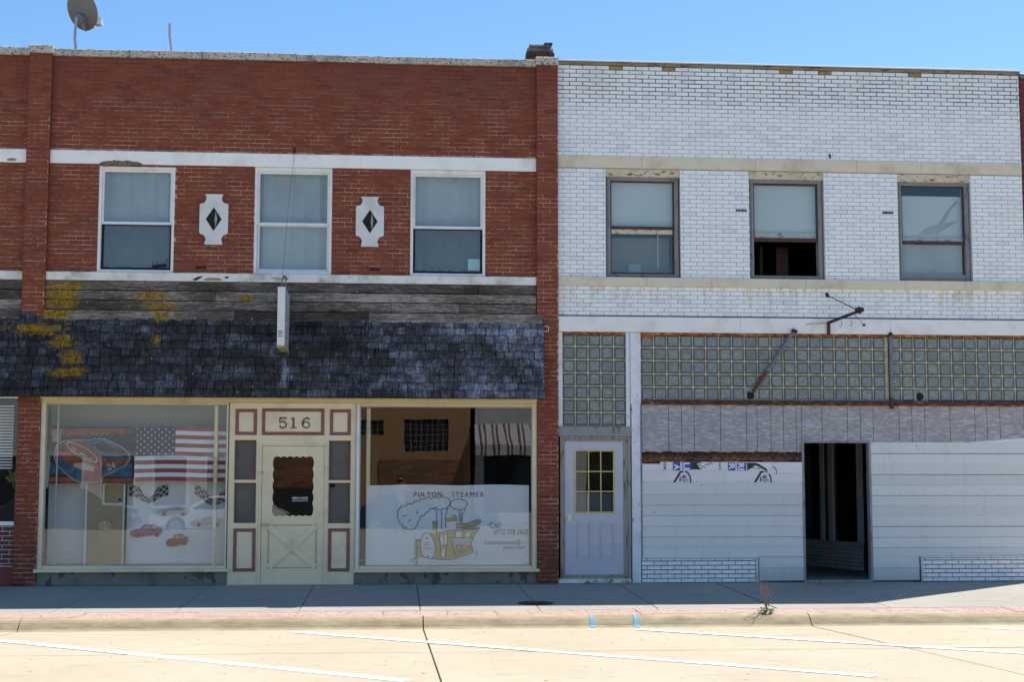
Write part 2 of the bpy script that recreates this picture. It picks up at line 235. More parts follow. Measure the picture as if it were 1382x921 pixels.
MT['siding'] = siding_mat()
MT['tanspall'] = plain('bare_tan_brick', (.36, .25, .12), .9, .4, 14)
MT['inner'] = plain('hazy_inner_curtain', (.27, .265, .27), .9, .15, 2, bump=0)
MT['oldwhite'] = peel('dim_old_paint', (.33, .32, .30), (.06, .05, .045), .6, (10, 10, 4), .8)
MT['vest'] = plain('vestibule_tile', (.80, .80, .82), .5, .2, 9)

# ------------------------------------------------------------------ mesh helpers
class MB:
    def __init__(s): s.v = []; s.f = []; s.mi = []; s.m = 0
    def add(s, vs, fs):
        k = len(s.v); s.v += [tuple(v) for v in vs]; s.f += [tuple(i+k for i in f) for f in fs]; s.mi += [s.m]*len(fs); return s
    def box(s, x0, x1, y0, y1, z0, z1, c=0):
        if c <= 0 or min(x1-x0, y1-y0, z1-z0) < 2.2*c:
            return s.add([(x0,y0,z0),(x1,y0,z0),(x1,y1,z0),(x0,y1,z0),(x0,y0,z1),(x1,y0,z1),(x1,y1,z1),(x0,y1,z1)], [(3,2,1,0),(4,5,6,7),(0,1,5,4),(1,2,6,5),(2,3,7,6),(3,0,4,7)])
        # chamfer on all four faces round the front (-Y) face and the vertical/horizontal outer edges
        vs = [(x0+c,y0,z0+c),(x1-c,y0,z0+c),(x1-c,y0,z1-c),(x0+c,y0,z1-c),(x0,y0+c,z0),(x1,y0+c,z0),(x1,y0+c,z1),(x0,y0+c,z1),(x0,y1,z0),(x1,y1,z0),(x1,y1,z1),(x0,y1,z1)]
        return s.add(vs, [(0,1,2,3),(4,5,1,0),(5,6,2,1),(6,7,3,2),(7,4,0,3),(8,9,5,4),(9,10,6,5),(10,11,7,6),(11,8,4,7),(11,10,9,8)])
    def frame(s, x0, x1, z0, z1, w, y0, y1, c=.003, wt=None, wb=None):
        wt = wt or w; wb = wb or w
        s.box(x0, x0+w, y0, y1, z0, z1, c); s.box(x1-w, x1, y0, y1, z0, z1, c); s.box(x0+w, x1-w, y0+.002, y1, z1-wt, z1, c); s.box(x0+w, x1-w, y0+.002, y1, z0, z0+wb, c); return s
    def prism(s, poly, y0, y1):  # poly in x,z, counter-clockwise seen from -Y
        n = len(poly); a = sum(poly[i][0]*poly[(i+1)%n][1]-poly[(i+1)%n][0]*poly[i][1] for i in range(n))
        if a < 0: poly = poly[::-1]
        vs = [(x, y0, z) for x, z in poly]+[(x, y1, z) for x, z in poly]
        return s.add(vs, [tuple(range(n)), tuple(range(2*n-1, n-1, -1))]+[(i+n, (i+1) % n+n, (i+1) % n, i) for i in range(n)])
    def tube(s, pts, r, n=8, caps=True):
        pts = [Vector(p) for p in pts]; rs = r if isinstance(r, (list, tuple)) else [r]*len(pts); rings = []
        d0 = (pts[1]-pts[0]).normalized(); a = d0.orthogonal().normalized()
        for i, p in enumerate(pts):
            d = (pts[min(i+1, len(pts)-1)]-pts[max(i-1, 0)]).normalized(); a = (a-d*a.dot(d)).normalized(); b = d.cross(a)
            rings.append([p+(a*math.cos(2*math.pi*k/n)+b*math.sin(2*math.pi*k/n))*rs[i] for k in range(n)])
        vs = [v for q in rings for v in q]; fs = []
        for i in range(len(pts)-1):
            for k in range(n): fs.append((i*n+k, i*n+(k+1) % n, (i+1)*n+(k+1) % n, (i+1)*n+k))
        if caps: fs += [tuple(range(n-1, -1, -1)), tuple(range((len(pts)-1)*n, len(pts)*n))]
        return s.add(vs, fs)
    def ribbon(s, pts, w, y, close=False):  # flat ink line in the x,z plane
        pts = [Vector((p[0], p[1])) for p in pts]
        if close: pts = pts+[pts[0]]
        L = []; Rr = []
        for i, p in enumerate(pts):
            d = pts[min(i+1, len(pts)-1)]-pts[max(i-1, 0)]
            if close and i in (0, len(pts)-1): d = pts[1]-pts[-2]
            if d.length < 1e-9: d = Vector((1, 0))
            d.normalize(); q = Vector((-d.y, d.x))*w/2; L.append(p+q); Rr.append(p-q)
        vs = [(a.x, y, a.y) for a in L]+[(a.x, y, a.y) for a in Rr]; n = len(pts)
        return s.add(vs, [(i+n, i+1+n, i+1, i) for i in range(n-1)])
    def poly(s, pts, y):
        n = len(pts); a = sum(pts[i][0]*pts[(i+1)%n][1]-pts[(i+1)%n][0]*pts[i][1] for i in range(n))
        if a < 0: pts = pts[::-1]
        return s.add([(x, y, z) for x, z in pts], [tuple(range(n))])
    def mesh(s, name, mats):
        me = bpy.data.meshes.new(name); me.from_pydata(s.v, [], s.f)
        for m in (mats if isinstance(mats, (list, tuple)) else [mats]): me.materials.append(MT[m] if isinstance(m, str) else m)
        if any(s.mi): me.polygons.foreach_set('material_index', s.mi)
        me.update(); return me
    def build(s, name, mats, parent=None, loc=None, smooth=False, **tags):
        me = s.mesh(name, mats)
        if smooth: me.polygons.foreach_set('use_smooth', [True]*len(me.polygons))
        return link(name, me, parent, loc, **tags)
def link(name, me, parent=None, loc=None, **tags):
    o = bpy.data.objects.new(name, me); COL.objects.link(o)
    if parent: o.parent = parent
    if loc: o.location = loc
    for k, v in tags.items(): o[k] = v
    return o
def thing(name, label, cat, loc=(0, 0, 0), group=None):
    o = link(name, None, None, loc, label=label, category=cat)
    if group: o['group'] = group
    return o
def structure(name, loc=None): return link(name, None, None, loc, kind='structure')
def off(parent, loc):   # location of a child in world units under an unrotated parent
    return tuple(a-b for a, b in zip(loc, parent.location))
def text(s, size, name, mat, parent, loc, bold=0.0, rot=0, sx=1, depth=.0005, spacing=1.0):
    cu = bpy.data.curves.new('tmp', 'FONT'); cu.body = s; cu.size = size; cu.offset = bold; cu.extrude = depth; cu.space_character = spacing; cu.resolution_u = 3
    tmp = bpy.data.objects.new('tmp', cu); me = bpy.data.meshes.new_from_object(tmp); bpy.data.objects.remove(tmp); bpy.data.curves.remove(cu)
    for v in me.vertices:
        x, y, z = v.co.x*sx, v.co.y, v.co.z; c, q = math.cos(rot), math.sin(rot); v.co = (x*c-y*q, -z, x*q+y*c)
    me.materials.clear(); me.materials.append(MT[mat]); return link(name, me, parent, loc)
def text_fit(s, x0, x1, z0, z1, y, name, mat, parent, bold=0, rot=0, **k):
    o = text(s, 1, name, mat, parent, (0, 0, 0), bold, rot, **k); xs = [v.co.x for v in o.data.vertices]; zs = [v.co.z for v in o.data.vertices]
    a, b, c, d = min(xs), max(xs), min(zs), max(zs)
    for v in o.data.vertices: v.co.x = x0+(v.co.x-a)/(b-a)*(x1-x0); v.co.z = z0+(v.co.z-c)/(d-c)*(z1-z0); v.co.y += y
    return o

CAM = Vector((-2.481, -22.19, 1.645))
# ---- courses of bricks: every brick a piece; the 300 that show largest are objects, the rest one joined part
def courses(x0, x1, z0, z1, holes, pitch, course, gx, gz, zref=0., xoff=0., yf=0., jx=.0):
    out = []; r0 = math.floor((z0-zref)/course+.5); r = r0
    while True:
        a = zref+r*course; b = a+course-gz
        if a >= z1-.015: break
        a2 = max(a, z0+.002); b2 = min(b, z1-.003)
        if b2-a2 > .018:
            iv = [(x0, x1)]
            for (hx0, hx1, hz0, hz1) in holes:
                if hz0 < (a2+b2)/2 < hz1:
                    nv = []
                    for (p, q) in iv:
                        if hx1 <= p or hx0 >= q: nv.append((p, q)); continue
                        if hx0-p > .02: nv.append((p, hx0))
                        if q-hx1 > .02: nv.append((hx1, q))
                    iv = nv
            sh = (r % 2)*pitch*.5+xoff+random.uniform(-jx, jx)
            for (p, q) in iv:
                k = math.floor((p-sh)/pitch)
                while sh+k*pitch < q:
                    u0 = max(sh+k*pitch, p); u1 = min(sh+(k+1)*pitch-gx, q-.001)
                    if u1-u0 > .025: out.append((u0, u1, a2, b2, yf))
                    k += 1
        r += 1
    return out
BR = {}
def brick_mesh(name, L, H, D, c, mat):
    k = (name, round(L, 3), round(H, 3), mat)
    if k not in BR: BR[k] = MB().box(-L/2, L/2, -.0, D, -H/2, H/2, c).mesh(name, mat)
    return BR[k]
def lay(bricks, parent, mat, name='brick', D=.03, c=.003, jy=.0015, lim=300, tilt=.006, special=None):
    def size(b): m = Vector(((b[0]+b[1])/2, b[4], (b[2]+b[3])/2)); return (b[1]-b[0])*(b[3]-b[2])/(m-CAM).length_squared
    bricks = sorted(bricks, key=size, reverse=True)
    for i, b in enumerate(bricks[:lim]):
        L = round((b[1]-b[0])/.002)*.002; H = round((b[3]-b[2])/.001)*.001
        mm = special(b) if special else None
        o = link(name, brick_mesh(name, L, H, D, c, mm or mat), parent, off(parent, ((b[0]+b[1])/2, b[4]+random.uniform(-jy, jy), (b[2]+b[3])/2)))
        o.rotation_euler = (random.gauss(0, tilt*.5), random.gauss(0, .002), random.gauss(0, tilt*.5))
    rest = bricks[lim:]
    if rest:
        m = MB()
        for b in rest:
            y = b[4]+random.uniform(-jy, jy); m.m = 1 if (special and special(b)) else 0
            k = len(m.v); m.box(b[0], b[1], y, b[4]+D, b[2], b[3], c)
            ta, tb = random.gauss(0, tilt*.5), random.gauss(0, tilt*.5); cx, cz = (b[0]+b[1])/2, (b[2]+b[3])/2
            for q in range(k, len(m.v)):
                v = m.v[q]; m.v[q] = (v[0], v[1]+(v[0]-cx)*ta+(v[2]-cz)*tb, v[2])
        m.build(name+'work', [mat, 'tanspall'] if special else mat, parent, off(parent, (0, 0, 0)), kind='stuff')
def wall_holes(m, x0, x1, z0, z1, y0, y1, holes):
    xs = sorted({x0, x1, *[h[0] for h in holes], *[h[1] for h in holes]}); xs = [x for x in xs if x0 <= x <= x1]
    for a, b in zip(xs, xs[1:]):
        c = (a+b)/2; hs = sorted([h for h in holes if h[0] < c < h[1]], key=lambda h: h[2]); z = z0
        for h in hs:
            if h[2] > z: m.box(a, b, y0, y1, z, min(h[2], z1))
            z = max(z, h[3])
        if z < z1: m.box(a, b, y0, y1, z, z1)

# ================================================================== THE GROUND
g = MB(); g.add([(-1500, -1500, -.75), (1500, -1500, -.75), (1500, 1500, -.75), (-1500, 1500, -.75)], [(0, 1, 2, 3)]); g.build('ground', 'ground', kind='structure')
KY = 4.4
def road_z(y):
    d = -y; return -.22+.018*(d-KY) if d < 17 else -.22+.018*(17-KY)-.018*(d-17)
def walk_z(y): return .02*y
street = structure('street')
MB().add([(-40, -4.5, -.50), (40, -4.5, -.50), (40, -31, -.60), (-40, -31, -.60)], [(3, 2, 1, 0)]).build('roadbed', 'joint', street)
rows = [4.40, 7.15, 10.9, 14.0, 17.0, 20.2, 23.4, 26.6, 29.6]; PX = 4.86
def skew(i, y): return (-2.155+i*PX) + (0.085*(-y-KY) if i == 1 else (-.10*(-y-KY) if i == -1 and -y < 8 else 0.012*(-y-KY)))
for a, b in zip(rows, rows[1:]):
    for i in range(-6, 6):
        x00, x10, x01, x11 = skew(i, -a)+.009, skew(i+1, -a)-.009, skew(i, -b)+.009, skew(i+1, -b)-.009
        y0, y1 = -a-.02, -b+.02; j = random.uniform(-.002, .002)
        vs = [(x00, y0, road_z(y0)+j), (x10, y0, road_z(y0)+j), (x11, y1, road_z(y1)+j), (x01, y1, road_z(y1)+j)]
        vs += [(x, y, z-.2) for x, y, z in vs]
        MB().add(vs, [(3, 2, 1, 0), (4, 5, 6, 7), (0, 1, 5, 4), (1, 2, 6, 5), (2, 3, 7, 6), (3, 0, 4, 7)]).build('slab', 'road', street)
# parking lines: ribbons following the road surface, 4 mm above it
def pline(x0, y0, x1, y1, w=.165):
    d = Vector((x1-x0, y1-y0)).normalized(); q = Vector((-d.y, d.x))*w/2; m = MB(); n = 24; vs = []
    for i in range(n+1):
        t = i/n; x = x0+(x1-x0)*t; y = y0+(y1-y0)*t; jw = random.uniform(.95, 1.05)
        for s in (1, -1): vs.append((x+q.x*s*jw, y+q.y*s*jw, road_z(y+q.y*s)+.005))
    m.add(vs, [(2*i+1, 2*i+3, 2*i+2, 2*i) for i in range(n)]); m.build('parking_line', 'line', street)
for k in range(-4, 5): pline(0.46+k*4.15, -4.70, 0.46+k*4.15+5.46, -9.54)
# sidewalk
sw = structure('sidewalk')
MB().add([(-30, .2, -.05), (30, .2, -.05), (30, -4.1, -.14), (-30, -4.1, -.14)], [(3, 2, 1, 0)]).build('bedding', 'joint', sw)
jx = [-2.18+1.545*i for i in range(-18, 19)]
for a, b in zip(jx, jx[1:]):
    j = random.uniform(-.002, .002)
    if abs(a-2.455) < .01: a += .022
    vs = [(a+.006, .0, walk_z(0)+j), (b-.006, .0, walk_z(0)+j), (b-.006, -3.60, walk_z(-3.6)+j), (a+.006, -3.60, walk_z(-3.6)+j)]; vs += [(x, y, z-.1) for x, y, z in vs]
    MB().add(vs, [(3, 2, 1, 0), (4, 5, 6, 7), (0, 1, 5, 4), (1, 2, 6, 5), (2, 3, 7, 6), (3, 0, 4, 7)]).build('slab', 'conc', sw)
# pink strip, in short cracked lengths
x = -20.
while x < 20:
    L = random.uniform(.5, 1.4); j = random.uniform(-.003, .003)
    if -8.9 < x+L and x < 9:
        vs = [(x+.003, -3.605, walk_z(-3.605)+j), (x+L-.003, -3.605, walk_z(-3.605)+j), (x+L-.003, -4.13, walk_z(-4.13)+j), (x+.003, -4.13, walk_z(-4.13)+j)]; vs += [(p, q, r-.1) for p, q, r in vs]
        MB().add(vs, [(3, 2, 1, 0), (4, 5, 6, 7), (0, 1, 5, 4), (1, 2, 6, 5), (2, 3, 7, 6), (3, 0, 4, 7)]).build('paver_strip', 'pink', sw)
    x += L
kb = structure('kerb')
prof = [(-4.133, -.10), (-4.133, -.083), (-4.17, -.083), (-4.215, -.088), (-4.255, -.102), (-4.29, -.125), (-4.33, -.165), (-4.36, -.198), (-4.40, -.219), (-4.46, -.2245), (-4.46, -.35), (-4.133, -.35)]
for i in range(-6, 6):
    a, b = -2.155+i*PX+.007, -2.155+(i+1)*PX-.007; m = MB(); n = len(prof)
    vs = [(a, y, z) for y, z in prof]+[(b, y, z) for y, z in prof]
    m.add(vs, [(k, (k+1) % n, (k+1) % n+n, k+n) for k in range(n)]+[tuple(range(n-1, -1, -1)), tuple(range(n, 2*n))])
    o = m.build('kerb_stone', 'kerb', kb); 
# blue survey marks sprayed on the kerb
for x in (-.06, .49):
    m = MB(); vs = []
    for k in range(8):
        y, z = prof[k+1]; w = .020+.012*k/7
        vs += [(x-w+random.uniform(-.006, .006), y-.003, z+.004), (x+w+random.uniform(-.006, .006), y-.003, z+.004)]
    m.add(vs, [(2*k, 2*k+2, 2*k+3, 2*k+1) for k in range(7)]); m.build('paint_mark', 'blue', kb)
# manhole
t = thing('manhole_cover', 'round dark iron cover lying in the shaded sidewalk near the shadow edge', 'manhole cover', (-.62, -2.8, walk_z(-2.8)))
m = MB(); m.tube([(0, 0, -.02), (0, 0, .008)], .24, 32); m.build('rim', 'iron', t); m = MB(); m.tube([(0, 0, -.0), (0, 0, .014)], .20, 28); m.build('lid', 'iron', t)

# ================================================================== RED BRICK BUILDING (number 516)
XL, XR = -10.6, 0.0
B = thing('brick_building', 'two-storey red brick shop building with white bands, a shingled awning and the number 516', 'building')
YM = .009
upwin = [(-7.12, -5.96, 4.765, 6.44), (-4.74, -3.54, 4.765, 6.45), (-2.32, -1.14, 4.765, 6.45), (-9.75, -8.9, 4.765, 6.44)]
shop = [(-7.85, -5.07, .205, 2.84), (-3.12, -.335, .19, 2.84), (-5.07, -3.12, 0, 2.84), (-10.3, -8.17, .90, 2.84)]
m = MB(); wall_holes(m, XL, XR, 0, 8.16, YM, .32, upwin+shop); m.build('wall', 'mortar', B)
PIL = [(-8.205, -7.87), (-.335, -.002)]
for a, b in PIL: MB().box(a+.004, b-.003, -.085+YM, YM+.001, .03, 8.17).build('pilaster', 'mortar', B)
holes = upwin+shop+[(a, b, 0, 9) for a, b in PIL]+[(-7.87, -.335, 6.45, 6.665), (-7.87, -.335, 4.62, 4.765), (XL, -8.205, 6.45, 6.665), (XL, -8.205, 4.62, 4.765), (XL, 0, 2.84, 4.63), (XL, 0, 0, .92)]
bl = courses(XL, XR, 0, 8.15, holes, .2155, .0683, .009, .0115, jx=.006)
for i, (a, b) in enumerate(PIL):
    bl += [q for q in courses(a, b, .03, 8.16, [], .215, .0683, .010, .0105, xoff=a-.105, yf=-.085) if not (i == 0 and 2.85 < q[2] < 4.0)]
lay(bl, B, 'brick')
m = MB()
for i, (a, b) in enumerate(PIL):   # pilaster side faces carry brick ends too
    z = .03
    while z < 8.1:
        if not 2.85 < z < 4.03:
            for s in ((a, a+.004), (b-.004, b)): m.box(s[0]-(.004 if s[0] == a else 0), s[1]+(.0 if s[0] == a else (.0 if i else .004)), -.083, 0, z, z+.0598)
        z += .0683
m.build('brick_return', 'brick', B, kind='stuff')
# maroon lower brickwork on the left
lb = courses(XL, -8.205, .30, .915, [], .215, .0683, .014, .013, yf=-.012); lay(lb, B, 'lowbrick', lim=60, name='painted_brick')
MB().box(XL, -8.21, -.004, YM, .28, .92).build('lower_mortar', 'lowmortar', B)
MB().box(XL, -8.21, -.03, .008, .0, .285, .006).build('red_base', 'redpaint', B)
# bands
for nm, z0, z1, mt, pr in (('white_band', 6.452, 6.66, 'band', .022), ('sill_band', 4.63, 4.76, 'belt', .05)):
    for a, b in ((-7.868, -6.7), (-6.7, -5.4), (-5.4, -3.1), (-3.1, -.338), (XL, -8.208)):
        m = MB(); m.box(a+.0005, b-.0005, -pr, .05, z0, z1, .005); m.build(nm, mt, B)
# patch of broken stone over the first window
m = MB(); n = 18; pts = [(-7.12+i/n*.66, 6.452+.055*math.sin(math.pi*i/n)**.5*random.uniform(.75, 1.15)) for i in range(n+1)]+[(-6.47-.64*i/12, 6.44-random.choice((0, .008, .03))) for i in range(13)]
m.prism(pts, -.032, -.015); m.build('spalled_patch', plain('mossy_stone', (.21, .17, .10), .95, .75, 28), B)
for pts, mt in (([(-5.66, 4.655), (-5.58, 4.70), (-5.50, 4.715), (-5.52, 4.69), (-5.57, 4.66), (-5.60, 4.64)], 'soot'), ([(-5.50, 4.66), (-5.42, 4.69), (-5.25, 4.685), (-5.20, 4.655), (-5.28, 4.645), (-5.45, 4.645)], 'tanspall'), ([(-5.18, 4.70), (-5.12, 4.715), (-5.10, 4.69), (-5.15, 4.68)], 'soot'), ([(-8.52, 6.50), (-8.44, 6.52), (-8.36, 6.50), (-8.38, 6.475), (-8.50, 6.47)], 'tanspall')):
    yy = -.0515 if pts[0][1] < 5 else -.0235
    MB().prism(pts, yy, yy+.004).build('chipped_patch', mt, B)
# copings
x = XL
while x < -.34:
    L = random.uniform(1.0, 1.5); e = min(x+L, -.335)
    if x < -8.22 < e: e = -8.21
    if -8.25 <= x < -7.87: x = -7.868; continue
    m = MB(); m.box(x, e-.006, -.05, .42, 8.15+random.uniform(-.004, .004), 8.262+random.uniform(-.006, .006), .012); m.build('coping_stone', 'coping', B); x = e
for a, b in PIL: m = MB(); m.box(a-.02, b+.012, -.125, .42, 8.165, 8.29, .014); m.build('coping_stone', 'coping', B)
# shell: roof, floors, side and back walls
def shell(par, x0, x1, mid, depth=14, mat='room'):
    m = MB(); m.box(x0, x0+.25, .32, depth, 0, 8.15); m.box(x1-.25, x1, .32, depth, 0, 8.15); m.box(x0, x1, depth, depth+.3, 0, 8.15); m.build('outer_wall', 'chim', par)
    m = MB(); m.box(x0+.25, x1-.25, .32, depth, 7.75, 7.9); m.build('roof', 'chim', par)
    m = MB(); m.box(x0+.25, x1-.25, .322, depth, mid, mid+.3); m.box(x0+.25, x1-.25, .322, depth, -.1, .018); m.build('floor', 'dark', par)
shell(B, XL, -.005, 3.2)
m = MB(); m.box(XL+.26, -.26, 4.5, 4.6, .02, 3.19); m.box(XL+.26, -.26, 3.2, 3.3, 3.51, 7.74); m.box(-5.0, -4.95, .7, 4.5, .02, 3.19); m.box(-3.25, -3.2, .7, 4.5, .02, 3.19); m.build('partition', 'dark', B)

# ---- upper windows of the brick building
def sash_window(par, x0, x1, z0, z1, zmid, mats, head=0, y=.03, fw_=.045, blind=(None, None), gap=0):
    f = MB(); f.frame(x0, x1, z0, z1, fw_, y-.02, y+.12, .004, wt=fw_+.02); F = f.build('window', mats[0], par)
    i0, i1, j0, j1 = x0+fw_, x1-fw_, z0+fw_, z1-fw_-.02
    MB().frame(i0, i1, zmid-.018, j1, .032, y+.012, y+.05, .003, wb=.04).build('upper_sash', mats[1], F)
    MB().frame(i0+.002, i1-.002, j0, zmid+.0, .032, y+.055, y+.09, .003, wb=.045).build('lower_sash', mats[2], F)
    MB().box(i0+.03, i1-.03, y+.028, y+.033, zmid, j1-.03).build('pane', 'glass', F)
    if not gap: MB().box(i0+.03, i1-.03, y+.07, y+.075, j0+.04, zmid-.03).build('pane', 'glass', F)
    for (b, za, zb) in ((blind[0], zmid-.0, j1), (blind[1], j0, zmid)):
        if b:
            m = MB(); n = 14; vs = []
            for k in range(n+1):
                xx = i0+(i1-i0)*k/n; yy = y+.165+.02*math.sin(k*1.9+x0)+random.uniform(-.006, .006); vs += [(xx, yy, za), (xx, yy, zb)]
            m.add(vs, [(2*k, 2*k+2, 2*k+3, 2*k+1) for k in range(n)]); m.build('curtain', b, F)
    return F
W1 = sash_window(B, -7.12, -5.96, 4.765, 6.44, 5.54, ('wframe', 'wframe', 'soot'), blind=('shade2', 'shade3'))
W2 = sash_window(B, -4.74, -3.54, 4.765, 6.45, 5.56, ('wframe', 'wframe', 'wframe'), blind=('shade2', 'shade2'))
W3 = sash_window(B, -2.32, -1.14, 4.765, 6.45, 5.54, ('wframe', 'wframe', 'soot'), blind=('shade2', 'shade3'))
sash_window(B, -9.75, -8.9, 4.765, 6.44, 5.54, ('wframe', 'wframe', 'wframe'), blind=('shade2', 'shade2'))
for F, (a, b) in ((W1, (-7.02, -6.05)), (W3, (-2.2, -1.2))):   # clutter on the sill behind the lower panes
    m = MB()
    for k in range(26):
        q = a+(b-a)*k/26; m.box(q, q+.05, .14, .16, 4.81, 4.83+random.uniform(.01, .05))
    m.build('debris', 'oldwhite', F)
m = MB()
for k in range(7): m.tube([(-6.28+.03*k, .12, 4.86), (-6.25+.03*k+random.uniform(-.05, .05), .12, 4.92+random.uniform(0, .1))], [.02, .006], 5)
m.tube([(-6.3, .12, 4.87), (-6.08, .12, 4.9)], .035, 6)
m.build('debris', 'soot', W1)
MB().box(-1.41, -1.22, .127, .130, 4.88, 5.06).build('paper_note', 'paper', None, label='small pale blue paper taped inside the lower pane of the rightmost white-framed upstairs window', category='paper note')
# ---- the two diamond ornaments
def ornament(cx):
    cz = 5.605; pts = []
    def arc(ox, oz, r, a0, a1, n=6): return [(ox+r*math.cos(R(a0+(a1-a0)*k/n)), oz+r*math.sin(R(a0+(a1-a0)*k/n))) for k in range(n+1)]
    q = [(.135, .395), (.135, .37)]+arc(.20, .33, .085, 150, 275, 6)+[(.218, .232), (.218, -.21), (.20, -.23)]+arc(.205, -.315, .085, 90, 210, 6)+[(.135, -.38), (.135, -.395)]
    pts = q+[(-a, b) for a, b in q[::-1]]
    o = MB().prism([(cx+a, cz+b) for a, b in pts], -.045, .02).build('ornament', peel('white_wood_ornament', (.66, .67, .68), (.20, .18, .17), .68, (20, 20, 3), .7), B)
    MB().prism([(cx, cz+.185), (cx-.12, cz), (cx, cz-.185), (cx+.12, cz)], -.049, -.044).build('diamond', 'soot', o)
    MB().prism([(cx+.03, cz+.13), (cx+.012, cz), (cx+.03, cz-.13), (cx+.055, cz)], -.0505, -.0485).build('worn_streak', 'oldwhite', o)
ornament(-5.355); ornament(-2.95)
for x, z in ((-5.62, 4.84), (-2.95, 4.84)): MB().box(x, x+.16, -.004, .01, z, z+.035).build('weep_slot', 'soot', B)

# ---- fascia planks (each board its own piece)
zt = [4.625, 4.475, 4.325, 4.168, 4.005]
FA = MB().box(XL, -.36, -.02, 0, 4.01, 4.615).build('fascia', 'soot', B)
cuts = [[-7.868, -4.6, -1.25, -.345], [-7.868, -5.3, -2.3, -.345], [-7.868, -6.1, -3.8, -2.6, -1.55, -.345], [-7.868, -5.0, -2.95, -.25]]
for r in range(4):
    for a, b in list(zip(cuts[r], cuts[r][1:]))+[(XL, -8.212)]:
        y = -.05-.006*r+random.uniform(-.003, .003)-(.045 if r == 3 else 0); m = MB(); n = max(2, int((b-a)/.35)); z0, z1 = zt[r+1]+.008, zt[r]-.006
        vs = []
        for k in range(n+1):
            xx = a+.003+(b-a-.006)*k/n; d = random.uniform(-.004, .004); e0 = random.uniform(-.003, .003); e1 = random.uniform(-.003, .003)
            vs += [(xx, y-.008+d, z0+e0), (xx, y+d, z1+e1), (xx, y+.04, z0+e0), (xx, y+.04, z1+e1)]
        fs = []
        for k in range(n): p = 4*k; fs += [(p, p+4, p+5, p+1), (p+2, p+6, p+4, p), (p+1, p+5, p+7, p+3)]
        fs += [(0, 1, 3, 2), (4*n+1, 4*n, 4*n+2, 4*n+3)]
        m.add(vs, fs); m.build('plank', 'plank', FA)
# ---- shingled awning
zA, zB, yA, yB = 4.03, 2.835, -.10, -.31
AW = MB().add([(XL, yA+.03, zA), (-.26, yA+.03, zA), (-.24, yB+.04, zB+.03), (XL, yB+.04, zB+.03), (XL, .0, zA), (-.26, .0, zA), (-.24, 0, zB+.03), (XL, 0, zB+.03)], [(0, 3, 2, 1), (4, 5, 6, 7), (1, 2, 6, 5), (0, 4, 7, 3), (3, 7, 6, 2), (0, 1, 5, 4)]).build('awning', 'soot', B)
sh = []; nr = 9; slope = (zA-zB)/nr
for r in range(nr+1):
    zb = zA-.085-r*(zA-.085-zB)/nr; x = XL+random.uniform(0, .1); tb = (zA-zb)/(zA-zB); yb = yA+(yB-yA)*tb
    while x < -.245:
        wd = random.choice((.10, .12, .14, .16, .18, .21, .235))+random.uniform(-.012, .012); wd = min(wd, -.235-x)
        if wd > .04: sh.append((x, wd, zb+random.choice((0, 0, random.uniform(-.028, .014)))-random.uniform(0, .008)*(x > -9) if r < nr else zb, yb))
        x += wd
def sh_mesh(w_, seed):
    rn = random.Random(seed); m = MB(); h = .19; vs = []; ed = []; fs = []
    xs = [-w_/2+.003, -w_/2+.008, -w_/6, w_/6, w_/2-.008, w_/2-.003]; n = len(xs)
    for k, x in enumerate(xs):
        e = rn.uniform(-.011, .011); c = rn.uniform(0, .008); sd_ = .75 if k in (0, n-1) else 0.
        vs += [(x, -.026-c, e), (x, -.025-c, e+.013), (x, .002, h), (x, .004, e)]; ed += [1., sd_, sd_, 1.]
    for k in range(n-1):
        p = 4*k; fs += [(p, p+4, p+5, p+1), (p+1, p+5, p+6, p+2), (p+3, p+7, p+4, p)]
    p = 4*(n-1); fs += [(0, 1, 3), (1, 2, 3), (p+1, p, p+3), (p+2, p+1, p+3)]
    m.v = vs; m.f = fs; m.mi = [0]*len(fs); m.ed = ed; return m
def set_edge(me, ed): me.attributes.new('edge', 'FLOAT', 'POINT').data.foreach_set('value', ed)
sh.sort(key=lambda s: -(s[1]/((Vector((s[0], 0, s[2]))-CAM).length)) if s[0] > -8.7 else 1)
cache = {}; ang = math.atan2(-(yB-yA), (zA-zB)); rest = MB(); rest_ed = []
for i, (x, wd, z, y) in enumerate(sh):
    W_ = round(wd/.01)*.01; sd = (W_, i % 3)
    if sd not in cache: q = sh_mesh(W_, int(W_*1000)*7+sd[1]); cache[sd] = (q, None)
    q, me = cache[sd]
    rz = random.gauss(0, .012); ty = random.uniform(-.005, .003)
    if i < 300:
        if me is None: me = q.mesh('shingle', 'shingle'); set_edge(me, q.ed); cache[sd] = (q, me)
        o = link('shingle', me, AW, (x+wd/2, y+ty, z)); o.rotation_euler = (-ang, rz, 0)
    else:
        ca, sa = math.cos(-ang), math.sin(-ang)
        rest.add([(v[0]+x+wd/2+v[2]*rz, y+ty+v[1]*ca-v[2]*sa, z+v[1]*sa+v[2]*ca-v[0]*rz) for v in q.v], q.f); rest_ed += q.ed
ro = rest.build('shinglework', 'shingle', AW, kind='stuff'); set_edge(ro.data, rest_ed)

